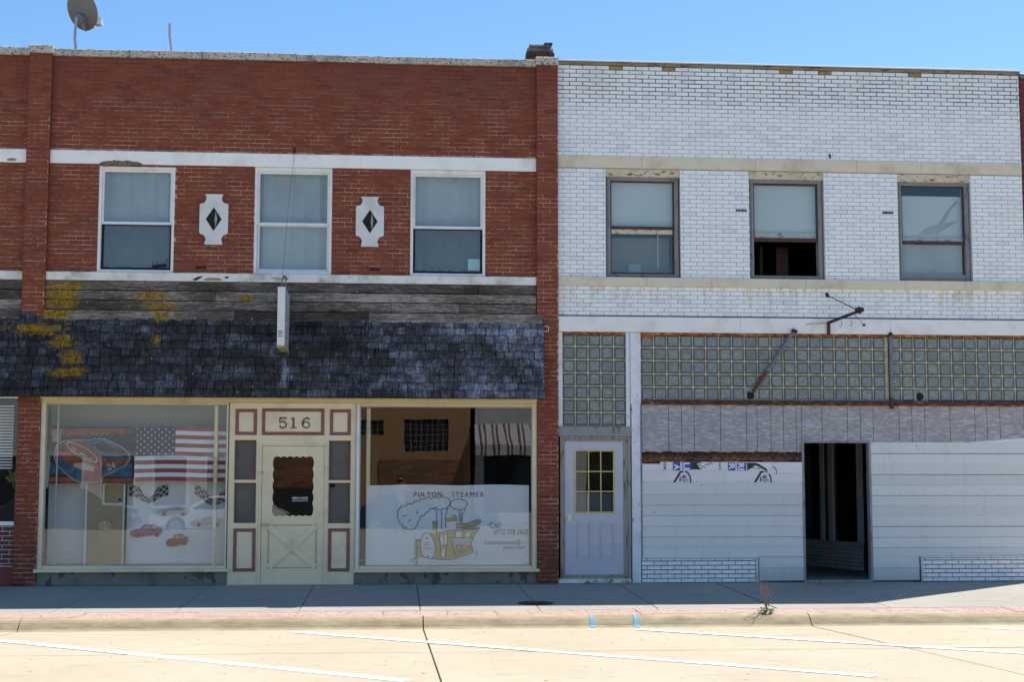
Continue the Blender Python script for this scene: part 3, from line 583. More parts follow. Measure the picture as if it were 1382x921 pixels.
# ---- shopfront: header, windows, door unit
m = MB(); m.box(-7.885, -.325, -.07, .10, 2.765, 2.83, .006); m.box(-7.885, -.325, -.085, .0, 2.815, 2.842, .004); m.build('shop_header', 'yellow', B)
def shopwin(x0, x1, z0, z1, sill, wl, wr, mat='ycream', ym='yellow'):
    F = MB().box(x0+wl, x1-wr, -.045, .10, z1, 2.764, .004).build('shop_window', ym, B)
    MB().box(x0, x0+wl, -.05, .10, z0, 2.765, .006).build('jamb', mat, F); MB().box(x1-wr, x1, -.05, .10, z0, 2.765, .006).build('jamb', mat, F)
    m = MB(); m.box(x0-.03, x1+.03, -.10, .12, z0-.005, z0+.045, .008); m.box(x0+wl, x1-wr, -.02, .08, z0+.045, z0+.085, .004); m.build('sill', mat, F)
    m = MB(); m.frame(x0+wl, x1-wr, z0+.085, z1, .014, .0, .03, .002); m.build('bead', 'alu', F)
    MB().box(x0+wl+.01, x1-wr-.01, .012, .020, z0+.09, z1-.005).build('pane', 'glass', F)
    MB().box(x0-.02, x1+.02, -.03, .2, .0, z0-.006, .006).build('bulkhead', 'bulk', F)
    return F
SW1 = shopwin(-7.875, -5.07, .205, 2.735, 0, .075, .02)
SW2 = shopwin(-3.12, -.33, .185, 2.72, 0, .05, .075)
MB().box(-5.29, -5.235, .03, .09, .3, 2.73, .004).build('post', 'ycream', SW1)
MB().box(-7.64, -7.62, .03, .05, .3, 2.73).build('post', 'alu', SW1)
MB().box(-2.97, -2.91, .10, .15, .3, 2.70, .004).build('post', 'ycream', SW2)
MB().box(-3.12, -3.075, -.055, .0, .26, 2.74, .003).build('post', 'wframe', SW2)
# left neighbour bay window (white frame)
f = MB(); f.frame(-10.3, -8.165, .90, 2.84, .05, -.06, .1, .005, wb=.06, wt=.03); NW = f.build('shop_window', 'wframe', B)
MB().box(-10.24, -8.22, .0, .008, .96, 2.80).build('pane', 'glass', NW)
m = MB()
for k in range(22): m.box(-8.60+.0, -8.36, .3, .302, 1.75+.045*k, 1.775+.045*k)
m.build('shutter', 'cloth', NW); 
m = MB(); 
for k in range(24):
    a = random.uniform(0, 6.28); r = random.uniform(.02, .16); m.tube([(-8.36, .35, 1.55), (-8.36+r*math.cos(a), .35+random.uniform(-.05, .05), 1.62+r*math.sin(a))], [.004, .012], 4)
m.build('potted_leaves', 'leaf', NW)
# entrance unit between the windows
E_ = MB(); 
eh = [(-4.965, -4.645, 1.59, 2.19), (-4.96, -4.64, .935, 1.54), (-3.535, -3.21, 1.585, 2.185), (-3.535, -3.21, .93, 1.54), (-4.555, -3.60, 0, 2.105)]
wall_holes(E_, -5.055, -3.125, .0, 2.762, -.015, .06, eh); EN = E_.build('entrance', 'ycream', B)
for (a, b, c, d) in [(-4.965, -4.64, 2.27, 2.67), (-4.565, -3.615, 2.27, 2.68), (-3.53, -3.21, 2.27, 2.67), (-4.965, -4.63, .20, .85), (-3.535, -3.205, .195, .85)]:
    MB().frame(a, b, c, d, .05, -.032, -.014, .006).build('trim_panel', 'maroon', EN)
for (a, b, c, d) in eh[:4]:
    MB().box(a+.01, b-.01, .02, .024, c+.01, d-.01).build('insect_screen', 'screen', EN)
    MB().frame(a-.004, b+.004, c-.004, d+.004, .016, -.024, .02, .004).build('screen_bead', 'maroon', EN)
MB().box(-3.52, -3.44, .015, .02, 1.47, 1.53).build('screen_hole', 'soot', EN)
m = MB(); m.frame(-4.59, -3.565, .0, 2.14, .034, -.03, .05, .004); m.build('door_casing', 'ycream', EN)
# 516, slab-serif numerals
yb = -.0185
def tmap(u, v): return (-4.50+(u-225)/245*.84, 2.67-(v-75)/112*.40)
def stroke(pts, w_=.030): m.ribbon([tmap(*p) for p in pts], w_, yb)
def arcp(cx, cy, rx, ry, a0, a1, n=18): return [(cx+rx*math.cos(R(a0+(a1-a0)*k/n)), cy-ry*math.sin(R(a0+(a1-a0)*k/n))) for k in range(n+1)]
m = MB(); stroke([(284, 114), (316, 114)], .030); stroke([(287, 110), (284, 134)], .020); stroke([(284, 133)]+arcp(299, 142, 15, 14, 130, -140), .026); stroke([(283, 148), (290, 151)], .03); m.build('digit', 'maroon', EN, label='house number figure 5')
m = MB(); stroke([(346, 112), (346, 156)], .034); stroke([(333, 155), (360, 155)], .018); stroke([(334, 119), (345, 112)], .018); m.build('digit', 'maroon', EN, label='house number figure 1')
m = MB(); stroke(arcp(402, 142, 15, 13, 0, 360, 24), .024); stroke([(386, 143), (387, 130), (392, 120), (403, 113), (413, 114)], .030); stroke([(411, 112), (416, 121)], .022); m.build('digit', 'maroon', EN, label='house number figure 6')
# door
D_ = MB(); dg = (-4.40, -3.755, 1.03, 1.95); dz0, dz1, dx0, dx1 = .012, 2.10, -4.55, -3.603
wall_holes(D_, dx0, dx1, dz0, dz1, -.005, .035, [dg]); DO = D_.build('door', 'ycream', B)
# scalloped inner edge: surround plate with a wavy opening
x0, x1, z0, z1 = dg; sc_ = []
def scal(p, q, n):
    out = []
    for i in range(n):
        for k in range(6):
            t_ = (i+k/6)/n; bulge = .018*math.sin(math.pi*k/6); dx, dz = q[0]-p[0], q[1]-p[1]; L = math.hypot(dx, dz); nx, nz = dz/L, -dx/L
            out.append((p[0]+dx*t_-nx*bulge*-1, p[1]+dz*t_-nz*bulge*-1))
    return out
a_, b_ = .028, .022
inner = scal((x0+a_, z0+b_), (x1-a_, z0+b_), 6)+scal((x1-a_, z0+b_), (x1-a_, z1-b_), 5)+scal((x1-a_, z1-b_), (x0+a_, z1-b_), 6)+scal((x0+a_, z1-b_), (x0+a_, z0+b_), 5)
cx, cz = (x0+x1)/2, (z0+z1)/2; outer = []
for (px, pz) in inner:
    dx, dz = px-cx, pz-cz; k = min(((x1-x0)/2+.03)/abs(dx) if dx else 9e9, ((z1-z0)/2+.03)/abs(dz) if dz else 9e9); outer.append((cx+dx*k, cz+dz*k))
n = len(inner); m = MB(); m.add([(p[0], -.012, p[1]) for p in inner]+[(p[0], -.012, p[1]) for p in outer]+[(p[0], .01, p[1]) for p in inner]+[(p[0], -.004, p[1]) for p in outer], [f for i in range(n) for f in ((i, i+n, (i+1) % n+n, (i+1) % n)[::1], (i, (i+1) % n, (i+1) % n+2*n, i+2*n), (i+n, i+3*n, (i+1) % n+3*n, (i+1) % n+n))])
m.build('scalloped_trim', 'ycream', DO)
MB().box(x0-.005, x1+.005, .014, .02, z0-.005, z1+.005).build('door_glass', 'glass', DO)
MB().frame(-4.445, -3.71, .25, .905, .012, -.016, -.004, .002).build('panel_bead', 'tan', DO)
for s in (1, -1):
    a, b = (-4.43, .265) if s > 0 else (-4.43, .89); c, d = (-3.725, .89) if s > 0 else (-3.725, .265); L = math.hypot(c-a, d-b); nx, nz = -(d-b)/L*.045, (c-a)/L*.045
    MB().prism([(a+nx, b+nz), (a-nx, b-nz), (c-nx, d-nz), (c+nx, d+nz)], -.030+(.004 if s > 0 else 0), -.0045).build('cross_brace', 'ycream', DO)
m = MB(); m.tube([(-4.50, -.005, .91), (-4.50, -.05, .91)], .022, 12); m.tube([(-4.50, -.05, .91), (-4.50, -.075, .91)], .028, 12); m.box(-4.54, -4.47, -.065, -.05, .90, .915); m.build('handle', 'alu', DO, smooth=False)
m = MB(); m.tube([(-4.545, -.005, 1.70), (-4.545, -.04, 1.70)], .02, 10); m.box(-4.60, -4.53, -.045, -.03, 1.69, 1.71); m.build('deadbolt', 'alu', DO)
for z in (1.98, 1.10, .33): MB().box(-3.61, -3.59, -.035, -.005, z-.045, z+.045, .002).build('hinge', 'yellow', DO)
NB = MB().box(-4.10, -3.84, .012, .013, 1.25, 1.335).build('door_notice', 'ink', DO)
text_fit('MAN CAVE', -4.085, -3.855, 1.295, 1.325, .0105, 'notice_text', 'cloth', DO, bold=.02); text_fit('NO SOLICITING', -4.085, -3.855, 1.26, 1.28, .0105, 'notice_text', 'cloth', DO)
# interior behind the glass: back panels and floor platform
SI = MB().box(-7.86, -5.02, .55, .58, .02, 2.9).build('display_backing', 'backing', B)
MB().box(-7.85, -7.02+.0, .50, .52, .3, 1.53).build('white_sheet', 'cloth', SI); MB().box(-6.64, -5.03, .40, .42, .3, 1.62).build('white_sheet', 'cloth', SI)
MB().box(-7.85, -5.03, .05, .54, .02, .30).build('display_floor', 'oldwhite', SI)
CB = thing('display_cabinet', 'tan wooden cabinet with a white-framed pane standing under the racing banner', 'cabinet', (-6.95, .3, .30))
MB().box(-.30, .29, 0, .17, 0, 1.30, .004).build('cabinet_body', 'tan', CB)
MB().frame(-.04, .30, .90, 1.24, .028, -.02, -.001, .003).build('frame', 'cloth', CB); MB().box(-.30, -.27, -.012, -.001, 0, 1.25).build('stile', 'cloth', CB); MB().box(.27, .29, -.012, -.001, 0, .89).build('stile', 'cloth', CB)
m = MB(); m.tube([(.22, 0, .98), (.22, -.03, .98)], .022, 10); m.build('knob', 'iron', CB)

# ---- things hung in the left window
def LM(u, v): return (-7.77+(u-20)/497*1.26, 2.405-(v-65)/345*.88)
def cloth_rect(x0, x1, z0, z1, y, nx=24, nz=2, amp=.008, ph=0):
    m = MB(); vs = []
    for j in range(nz+1):
        for i in range(nx+1):
            x = x0+(x1-x0)*i/nx; z = z0+(z1-z0)*j/nz; vs.append((x, y+amp*math.sin(x*9+ph)+amp*.5*math.sin(x*23), z+.006*math.sin(x*5)))
    m.add(vs, [(j*(nx+1)+i, j*(nx+1)+i+1, (j+1)*(nx+1)+i+1, (j+1)*(nx+1)+i) for j in range(nz) for i in range(nx)]); return m
fl = thing('stars_and_stripes', 'striped red and white flag with a dull star canton hanging in the left shop window', 'flag', (0, 0, 0))
z1, z0 = 2.395, 1.565; hs = (z1-z0)/13
for i in range(13):
    zb = z1-(i+1)*hs; x0 = -5.885 if i < 7 else -6.49
    cloth_rect(x0, -5.03, zb, zb+hs, .12, 20, 1).build('stripe', 'flagred' if i % 2 == 0 else 'cloth', fl)
cloth_rect(-6.49, -5.885, z1-7*hs, z1, .12, 14, 1).build('canton', 'canton', fl)
m = MB()
for r in range(9):
    for c in range(6 if r % 2 == 0 else 5):
        x = -6.455+(c+(0 if r % 2 == 0 else .5))*.107; z = z1-.035-r*.047; pts = []
        for k in range(10):
            a = math.pi/2+k*math.pi/5; rr_ = .017 if k % 2 == 0 else .008; pts.append((x+rr_*math.cos(a), z+rr_*math.sin(a)))
        m.poly(pts, .10)
m.build('star', 'cloth', fl, kind='stuff')
rb = thing('racing_banner', 'dark hanging banner printed with an orange and blue race car', 'banner')
cloth_rect(-7.78, -6.51, 1.53, 2.40, .12, 20, 1, .003).build('cloth', 'raceblk', rb)
def shape(name, mat, uv, y, par=rb, f=LM): return MB().poly([f(*p) for p in uv], y).build(name, mat, par)
shape('print', 'racered', [(22, 80), (512, 80), (512, 110), (22, 125)], .108); shape('print', 'raceblue', [(22, 290), (120, 300), (512, 290), (512, 372), (22, 350)], .108); shape('print', 'racered', [(22, 372), (512, 378), (512, 405), (22, 402)], .107)
body = [(50, 215), (60, 180), (100, 152), (170, 146), (250, 148), (300, 138), (350, 142), (400, 165), (450, 190), (498, 228), (500, 262), (478, 300), (420, 330), (345, 368), (330, 400), (215, 408), (160, 385), (110, 340), (65, 300), (50, 255)]
shape('car_print', 'racecream', body, .105)
ins = [((x-270)*.965+270, (z-270)*.955+270) for x, z in body]; shape('car_print', 'racered', ins, .102)
shape('car_print', 'raceblue', [(180, 152), (250, 152), (300, 143), (348, 148), (400, 172), (490, 232), (490, 262), (440, 262), (330, 262), (300, 215), (240, 175)], .0995)
shape('car_print', 'raceblue', [(75, 240), (130, 290), (215, 330), (215, 400), (165, 380), (112, 335), (70, 295)], .0995); shape('car_print', 'raceblue', [(335, 300), (480, 290), (415, 325), (345, 350)], .0995)
shape('windscreen', 'ink', [(285, 170), (340, 165), (415, 205), (400, 245), (345, 235), (300, 200)], .097); shape('windscreen', 'ink', [(410, 240), (425, 210), (470, 215), (490, 235), (450, 248)], .097)
m = MB(); m.poly([LM(215+math.cos(a/12*math.pi)*95-math.sin(a/12*math.pi)*12, 222+math.sin(a/12*math.pi)*30+math.cos(a/12*math.pi)*55) for a in range(24)], .0945); m.build('oval', 'racecream', rb)
m = MB(); m.poly([LM(215+math.cos(a/12*math.pi)*86-math.sin(a/12*math.pi)*9, 222+math.sin(a/12*math.pi)*24+math.cos(a/12*math.pi)*49) for a in range(24)], .092); m.build('oval', 'racered', rb)
o = text('DU PONT', .105, 'lettering', 'racecream', rb, (0, 0, 0), .003, rot=-.60, sx=.78); q = LM(140, 196); o.location = (q[0]+.01, .089, q[1]-.045)
shape('grille', 'racecream', [(165, 290), (230, 285), (290, 310), (290, 335), (230, 330), (170, 310)], .097); shape('grille', 'ink', [(325, 295), (345, 300), (340, 370), (325, 395)], .097)
o = text('24', .13, 'lettering', 'racecream', rb, (0, 0, 0), .004, rot=.35); q = LM(370, 330); o.location = (q[0], .094, q[1])
m = MB()
for k in range(9): m.ribbon([LM(110+k*34, 135), LM(160+k*30, 105)], .006, .1055)
m.build('scribble', 'racecream', rb)
shape('tape', 'tan', [(35, 90), (95, 82), (85, 165), (38, 160)], .09)
def checker(lab, strips):
    t = thing('checkered_decal', lab, 'decal', (0, 0, 0))
    for top, bot in strips:
        mk, mw = MB(), MB()
        def at(a, b):
            def on(pl): k = min(int(a*2), 1); f = a*2-k; return tuple(pl[k][j]*(1-f)+pl[k+1][j]*f for j in (0, 1))
            p, q = on(top), on(bot); return LM(p[0]*(1-b)+q[0]*b, p[1]*(1-b)+q[1]*b)
        for i in range(6):
            for j in range(4): (mk if (i+j) % 2 else mw).poly([at(i/6, j/4), at((i+1)/6, j/4), at((i+1)/6, (j+1)/4), at(i/6, (j+1)/4)], .385)
        mk.build('dark_squares', 'black', t, kind='stuff'); mw.build('pale_squares', 'racecream', t, kind='stuff')
checker('pair of crossed checkered flags beneath the canton of the striped flag', [([(478, 412), (530, 425), (602, 510)], [(478, 480), (528, 495), (590, 532)]), ([(712, 412), (655, 425), (594, 512)], [(712, 480), (660, 494), (600, 532)])])
checker('pair of crossed checkered flags at the right end of the left shop window', [([(872, 412), (925, 440), (985, 518)], [(870, 470), (915, 502), (968, 545)]), ([(1085, 435), (1030, 460), (990, 520)], [(1085, 515), (1045, 520), (985, 545)])])
def carcut(lab, mat, u0, u1, v0, v1, flip=1):
    P_ = [(0, .75), (.03, .5), (.15, .38), (.33, .32), (.43, .06), (.72, 0), (.86, .2), (1, .25), (1, .6), (.93, .75), (.35, .95), (.25, 1), (.1, .95)]
    pts = [LM(u0+(u1-u0)*(a if flip > 0 else 1-a), v0+(v1-v0)*b) for a, b in P_]
    o = MB().prism(pts, .368, .372).build('car_cutout', mat, None, label=lab, category='picture', group='race car pictures stuck in the window')
    for k, (a0, a1, b0, b1) in enumerate([(.42, .66, .10, .32), (.69, .82, .12, .30)]): MB().poly([LM(u0+(u1-u0)*a, v0+(v1-v0)*b) for a, b in ((a0, b1), (a0+.05, b0), (a1-.03, b0), (a1, b1))], .366).build('car_window', 'racecream', o)
    for a in (.27, .85):
        MB().poly([LM(u0+(u1-u0)*(a+.07*math.cos(k*.6)), v0+(v1-v0)*.78+.07*(u1-u0)*math.sin(k*.6)) for k in range(10)], .366).build('wheel', 'ink', o)
carcut('small magenta race car picture stuck low in the left window', 'pinkcar', 487, 680, 655, 733); carcut('small red race car picture, lowest one in the left window', 'redcar', 705, 835, 712, 790)
carcut('faded pale race car picture just below the first checkered flags', 'greycar', 640, 832, 545, 605); carcut('faded pale race car picture at the right by the window post', 'greycar', 848, 1040, 610, 670)

# ---- FULTON STEAMER banner
def BMp(u, v): return (-2.96+(u-32)/1313*2.51, 1.51-(v-92)/656*1.24)
bn = thing('paper_sign', 'large white paper sign with a steamboat drawing in the right shop window', 'sign')
cloth_rect(-2.96, -.45, .272, 1.51, .06, 30, 3, .002).build('sheet', 'cloth', bn)
YI = .052
a, b = BMp(415, 188), BMp(640, 150); text_fit('FULTON', a[0], b[0], a[1], b[1], YI, 'lettering', 'ink', bn, bold=.006, spacing=1.2)
a, b = BMp(720, 191), BMp(978, 150); text_fit('STEAMER', a[0], b[0], a[1], b[1], YI, 'lettering', 'ink', bn, bold=-.006, spacing=1.25)
for s, u0, u1, v0, v1 in (('Call', 1025, 1112, 395, 445), ('#712 778 2625', 1058, 1336, 455, 498), ('fultonsteamer@', 990, 1278, 540, 585), ('yahoo.com', 1135, 1312, 585, 622)):
    a, b = BMp(u0, v1), BMp(u1, v0); text_fit(s, a[0], b[0], a[1], b[1], YI, 'lettering', 'pencil', bn, bold=-.012)
dr = MB()
def ln(pts, w_=.009): dr.ribbon([BMp(*p) for p in pts], w_, YI)
def puff(pts, bumps, r):
    out = []
    for i in range(len(pts)-1):
        (a0, b0), (a1, b1) = pts[i], pts[i+1]; L = math.hypot(a1-a0, b1-b0); nx, ny = (b1-b0)/L, -(a1-a0)/L
        for k in range(8): t_ = k/8; out.append((a0+(a1-a0)*t_+nx*r*math.sin(math.pi*t_), b0+(b1-b0)*t_+ny*r*math.sin(math.pi*t_)))
    out.append(pts[-1]); ln(out)
puff([(600, 285), (640, 285), (690, 265), (703, 225), (670, 200), (620, 200), (560, 205), (500, 210), (450, 225), (400, 250), (345, 265), (300, 285), (288, 330), (300, 380), (325, 410), (350, 440), (400, 450), (430, 430), (440, 390), (465, 345), (510, 315), (540, 280), (600, 270)][::-1], 0, 12)
puff([(705, 262), (760, 285), (800, 288), (835, 265), (838, 235), (800, 215), (760, 210), (725, 225), (705, 262)][::-1], 0, 10)
for q in ([(575, 275), (595, 300), (602, 400), (595, 480)], [(690, 270), (672, 330), (668, 400), (668, 440)], [(638, 300), (638, 450)], [(770, 290), (782, 330), (780, 395)], [(826, 290), (805, 340), (802, 395)], [(795, 300), (793, 395)],
          [(468, 590), (470, 540), (485, 500), (515, 478), (545, 490), (575, 540), (588, 590), (585, 650), (562, 690)], [(468, 590), (480, 650), (500, 680), (562, 690), (640, 700), (720, 698), (800, 675), (880, 645), (930, 635), (915, 680)], [(590, 490), (690, 462), (800, 455), (945, 440)], [(380, 710), (440, 680), (500, 672)], [(440, 540), (440, 740)],
          [(945, 440), (900, 500), (876, 570), (892, 630)], [(690, 520), (876, 520)], [(720, 530), (730, 610), (755, 665)], [(752, 405), (850, 405), (920, 375), (955, 378), (950, 400), (900, 430), (820, 440), (750, 445)], [(560, 395), (600, 388)], [(426, 535), (465, 537)], [(426, 595), (468, 598)], [(615, 500), (640, 690)], [(690, 465), (680, 600), (665, 695)], [(780, 640), (830, 625), (850, 600)],
          arcp(780, 600, 24, 24, 0, 360), arcp(520, 525, 6, 6, 0, 360, 6), arcp(530, 672, 6, 6, 0, 360, 6), [(505, 560), (535, 560)], [(500, 580), (545, 580)], [(490, 605), (555, 605)], arcp(345, 360, 22, 20, 60, 160), arcp(420, 310, 22, 20, -60, 40), arcp(400, 390, 25, 18, 100, 200)): ln(q)
for k in range(10): ln([(728+15*k, 568), (740+15*k, 528)], .004); ln([(728+15*k, 528), (740+15*k, 568)], .004)
dr.build('ink_drawing', 'pencil', bn)
for pts in ([(545, 478), (600, 492), (690, 466), (800, 458), (945, 443), (905, 500), (878, 570), (890, 630), (800, 668), (720, 692), (640, 696), (572, 690), (592, 620), (580, 540)], [(426, 536), (466, 538), (470, 600), (480, 668), (428, 672)], [(560, 396), (598, 390), (596, 455), (568, 455)], [(672, 360), (765, 355), (765, 390), (675, 390)], [(715, 345), (740, 332), (762, 345), (762, 355), (715, 355)], [(752, 407), (850, 407), (920, 377), (953, 380), (948, 400), (900, 428), (820, 438), (752, 443)]):
    MB().poly([BMp(*p) for p in pts], .0545).build('crayon_fill', 'orange', bn)
for pts in ([(755, 490), (765, 472), (790, 470), (798, 490), (796, 515), (755, 518)], [(832, 500), (840, 480), (860, 475), (866, 490), (860, 525), (830, 525)], [(722, 525), (876, 525), (870, 572), (722, 572)], [(640, 620), (668, 612), (660, 680), (638, 680)], [(625, 510), (645, 505), (655, 575), (635, 570)], [(660, 500), (682, 498), (680, 570), (662, 570)]):
    MB().poly([BMp(*p) for p in pts], .0532).build('white_patch', 'cloth', bn)

# ---- hanging sign, wires
hs_ = thing('hanging_sign', 'narrow white box sign hanging edge-on from a bracket over the shingle awning', 'sign', (-4.215, 0, 3.56))
MB().box(-.055, .055, -1.06, -1.045, 0, .87, .004).build('edge_panel', 'signw', hs_)
m = MB(); m.box(-.050, .050, -1.045, -.10, .01, .86, .004); m.build('box', 'signg', hs_)
for z in (.10, .36, .62):
    m = MB(); m.tube([(.050, -.72, z), (.062, -.72, z)], .022, 12); m.build('bolt', 'bulb', hs_)
MB().box(-.056, .056, -1.062, -.1, -.03, .0, .004).build('bottom_cap', 'tan', hs_)
for k, z in enumerate((.205, .185, .16, .13)): MB().box(-.04, .04 if k % 2 else .02, -1.0625, -1.0605, z, z+.010).build('small_print', 'ink', hs_)
m = MB(); m.tube([(0, -.05, 1.12), (0, -.55, 1.10), (0, -1.0, .98)], .014, 8); m.tube([(0, -1.0, 1.0), (0, -1.0, .86)], .01, 6); m.tube([(0, -.3, 1.1), (0, -.3, .86)], .01, 6); m.tube([(-.02, -.05, 1.12), (-.25, -.05, 1.14)], .006, 6); m.build('bracket', 'galv', hs_)
m = MB(); m.tube([(0, -.95, 1.0), (.03, -.5, 2.1), (.08, -.0, 3.14)], .0035, 5); m.tube([(.02, -.02, 1.15), (.10, -.0, 3.1)], .002, 4); m.build('guy_wire', 'galv', hs_)
m = MB(); m.tube([(.08, .0, 3.15), (.08, -.03, 3.15)], .02, 8); m.box(.06, .10, -.012, 0, 3.12, 3.2); m.build('eye_bolt', 'iron', hs_)
# pipe on the first pilaster
m = MB(); m.tube([(-8.03, -.085, 1.87), (-8.03, -.12, 1.87)], .02, 10); m.build('hose_tap', 'galv', B)
m = MB(); m.tube([(-.24, -.10, 3.90), (-.16, -.12, 3.90), (-.16, -.12, 3.97), (-.22, -.12, 3.98)], .008, 6); m.build('conduit_clip', 'signw', B)

# ---- roof things
sd = thing('satellite_dish', 'grey satellite dish on a bent post above the left end of the parapet', 'satellite dish', (-7.72, .2, 8.26))
C0 = Vector((.03, .75, .93)); nrm = Vector((.35, .82, .45)).normalized(); e1 = nrm.cross(Vector((0, 0, 1))).normalized(); e2 = e1.cross(nrm)
def dishpt(r, a, o=0): return C0+e1*math.cos(a)*r*.275+e2*math.sin(a)*r*.335+nrm*(r*r*.05+o)
m = MB(); nr_, na = 5, 32; vs = []
for s in (0, .008):
    for i in range(nr_+1):
        for k in range(na): vs.append(dishpt(max(i/nr_, .01), 2*math.pi*k/na, s))
fs = []
for s in range(2):
    for i in range(nr_):
        for k in range(na):
            q = s*(nr_+1)*na; f = (q+i*na+k, q+i*na+(k+1) % na, q+(i+1)*na+(k+1) % na, q+(i+1)*na+k); fs.append(f if s else f[::-1])
for k in range(na): q = nr_*na; p = (nr_+1)*na; fs.append((q+k, q+(k+1) % na, q+p+(k+1) % na, q+p+k))
m.add(vs, fs); m.build('reflector', 'dish', sd, smooth=False)
m = MB(); m.tube([(.0, .62, -.3), (.02, .62, .1), (-.02, .62, .42), (-.01, .64, .78)], .022, 10); m.build('mast', 'alu', sd)
m = MB(); m.tube([C0-nrm*.09-e2*.12, C0+nrm*.0-e2*.12], .075, 12); m.tube([C0-nrm*.03-e2*.30, C0+nrm*.02-e2*.10], .04, 8); m.build('mount', 'galv', sd)
arm_end = C0+nrm*.42-e2*.30; m = MB(); m.tube([C0-e2*.33, arm_end], .014, 8); m.build('feed_arm', 'alu', sd)
m = MB(); m.tube([arm_end-nrm*.03, arm_end+nrm*.05+e2*.09], [.045, .06], 10); m.tube([arm_end+e1*-.07, arm_end+e1*.07], .03, 8); m.build('feed_horn', 'signw', sd)
m = MB(); m.box(-.06, .06, .56, .68, -.36, -.02, .005); m.tube([(0, .62, -.05), (0, .62, .06)], .04, 10); m.build('foot', 'iron', sd)
vp_ = thing('vent_pipe', 'short bare metal pipe standing alone on the parapet', 'pipe', (-6.10, .2, 8.26))
MB().tube([(.0, 0, 0), (.0, 0, .12), (-.03, 0, .30), (-.035, 0, .51)], .021, 10).build('pipe', 'alu', vp_); m = MB(); m.tube([(0, 0, 0), (0, 0, .07)], .032, 10); m.box(-.07, .07, -.05, .05, -.01, .012); m.build('foot', 'iron', vp_)
CH = MB().box(-.345, .105, 1.5, 1.95, 7.7, 8.86).build('chimney', 'chimmort', B)
for b in courses(-.36, .12, 8.2, 8.87, [], .21, .072, .012, .012): MB().box(b[0], b[1], 1.485+random.uniform(-.006, .006), 1.52, b[2], b[3], .006).build('brick', 'chim', CH)
m = MB(); m.box(-.34, .10, 1.50, 1.95, 8.86, 8.93, .03); m.box(-.30, .07, 1.53, 1.9, 8.93, 9.01, .03); m.box(-.05, .09, 1.52, 1.8, 9.005, 9.03); m.build('chimney_cap', 'bulk', CH)

# ================================================================== WHITE GLAZED BRICK BUILDING
Wt = thing('white_brick_building', 'two-storey white glazed brick building with boarded shopfront, glass blocks and an open doorway', 'building')
X1 = 7.60
uw = [(.77, 1.97, 4.785, 6.53), (3.085, 4.31, 4.785, 6.53), (5.52, 6.74, 4.785, 6.53)]
low = [(0.01, X1, 0, 4.16)]
m = MB(); wall_holes(m, .002, X1, 0, 8.2, YM, .32, uw+low); m.build('wall', 'wmortar', Wt)
wb = courses(.004, X1, 4.165, 8.205, uw+[(0, 9, 4.633, 4.78), (0, 9, 6.535, 6.732)], .2135, .0672, .0075, .0072, zref=8.205-60*.0672, xoff=.095, yf=0)
sp = random.Random(3); spalls = {}
def special(b):
    if b[2] > 8.12:
        k = round(b[0], 2)
        if k not in spalls: spalls[k] = sp.random() < .16
        return 'tanspall' if spalls[k] else None
    return None
wb = [(b[0]+random.uniform(0, .003)*k, b[1]-random.uniform(.001, .005)*k, b[2]+random.uniform(0, .003)*k, b[3]-random.uniform(.002, .0065)*k, b[4]) for b in wb for k in [max(0, min(1, (b[2]-7.3)/.35))*(1 if b[2] < 8.0 else .7)]]
lay(wb, Wt, 'wbrick', c=.0025, jy=.001, tilt=.014, special=special)
x = .003
for z0, z1, nm in ((6.535, 6.730, 'stone_band'), (4.635, 4.778, 'sill_course')):
    x = .003
    while x < X1-.02:
        L = random.uniform(.9, 1.9); e = min(x+L, X1)
        if X1-e < .4: e = X1
        MB().box(x, e-.003, -.012 if nm == 'stone_band' else -.045, .05, z0, z1, .004).build(nm, 'cream', Wt); x = e
x = .003
while x < X1-.01:
    e = min(x+random.uniform(1.4, 2.2), X1+.02); m = MB(); m.box(x, e-.004, -.03, .40, 8.205, 8.262, .02); m.build('coping_board', 'wcoping', Wt); x = e
MB().box(.0, X1+.02, -.025, .42, 8.262, 8.285, .004).build('roof_membrane', 'membrane', Wt)
shell(Wt, .006, X1, 4.16-.35)
m = MB(); m.box(.3, X1-.3, 3.3, 3.4, 4.12, 7.74); m.build('partition', 'dark', Wt)
for a, b, c, d in uw: MB().box(b-.004, b+.0, .0, .2, c, d).build('reveal', 'wbrick', Wt)   # glazed reveals on the right of each opening
def old_window(x0, x1, z0, z1, zm, blinds, gap=0, brail=None):
    f = MB(); f.frame(x0+.02, x1-.025, z0+.01, z1-.125, .06, .06, .22, .004, wb=.05, wt=.055); F = f.build('window', 'gframe', Wt)
    m = MB(); m.box(x0, x1, .03, .20, z1-.125, z1-.012, .005); m.box(x0, x1, .015, .1, z1-.03, z1-.004, .003); m.build('head_board', 'headboard', F)
    m = MB(); m.frame(x0+.045, x1-.05, z0+.035, z1-.16, .012, .045, .07, .002); m.build('stop_bead', 'gframe', F)
    i0, i1, j0, j1 = x0+.082, x1-.087, z0+.06, z1-.182
    MB().frame(i0, i1, zm-.02, j1, .022, .10, .13, .003, wb=.038).build('upper_sash', 'sash', F)
    if not gap: MB().frame(i0+.002, i1-.002, j0, zm, .022, .132, .165, .003, wb=.035).build('lower_sash', 'sash', F)
    MB().box(i0+.02, i1-.02, .112, .117, zm, j1-.02).build('pane', 'glass', F)
    if not gap: MB().box(i0+.02, i1-.02, .146, .151, j0+.03, zm-.02).build('pane', 'glass', F)
    for mt, za, zb, y in blinds:
        MB().box(i0+.01, i1-.01, y, y+.004, za, zb).build('blind', mt, F)
    if brail: MB().box(i0+.015, i1-.015, .135, .15, brail[0], brail[1], .003).build('blind_rail', 'headboard', F)
    return F
V1 = old_window(*uw[0], 5.60, [('shade', 5.60, 6.36, .19), ('inner', 4.83, 5.5, .5)], brail=(5.50, 5.575))
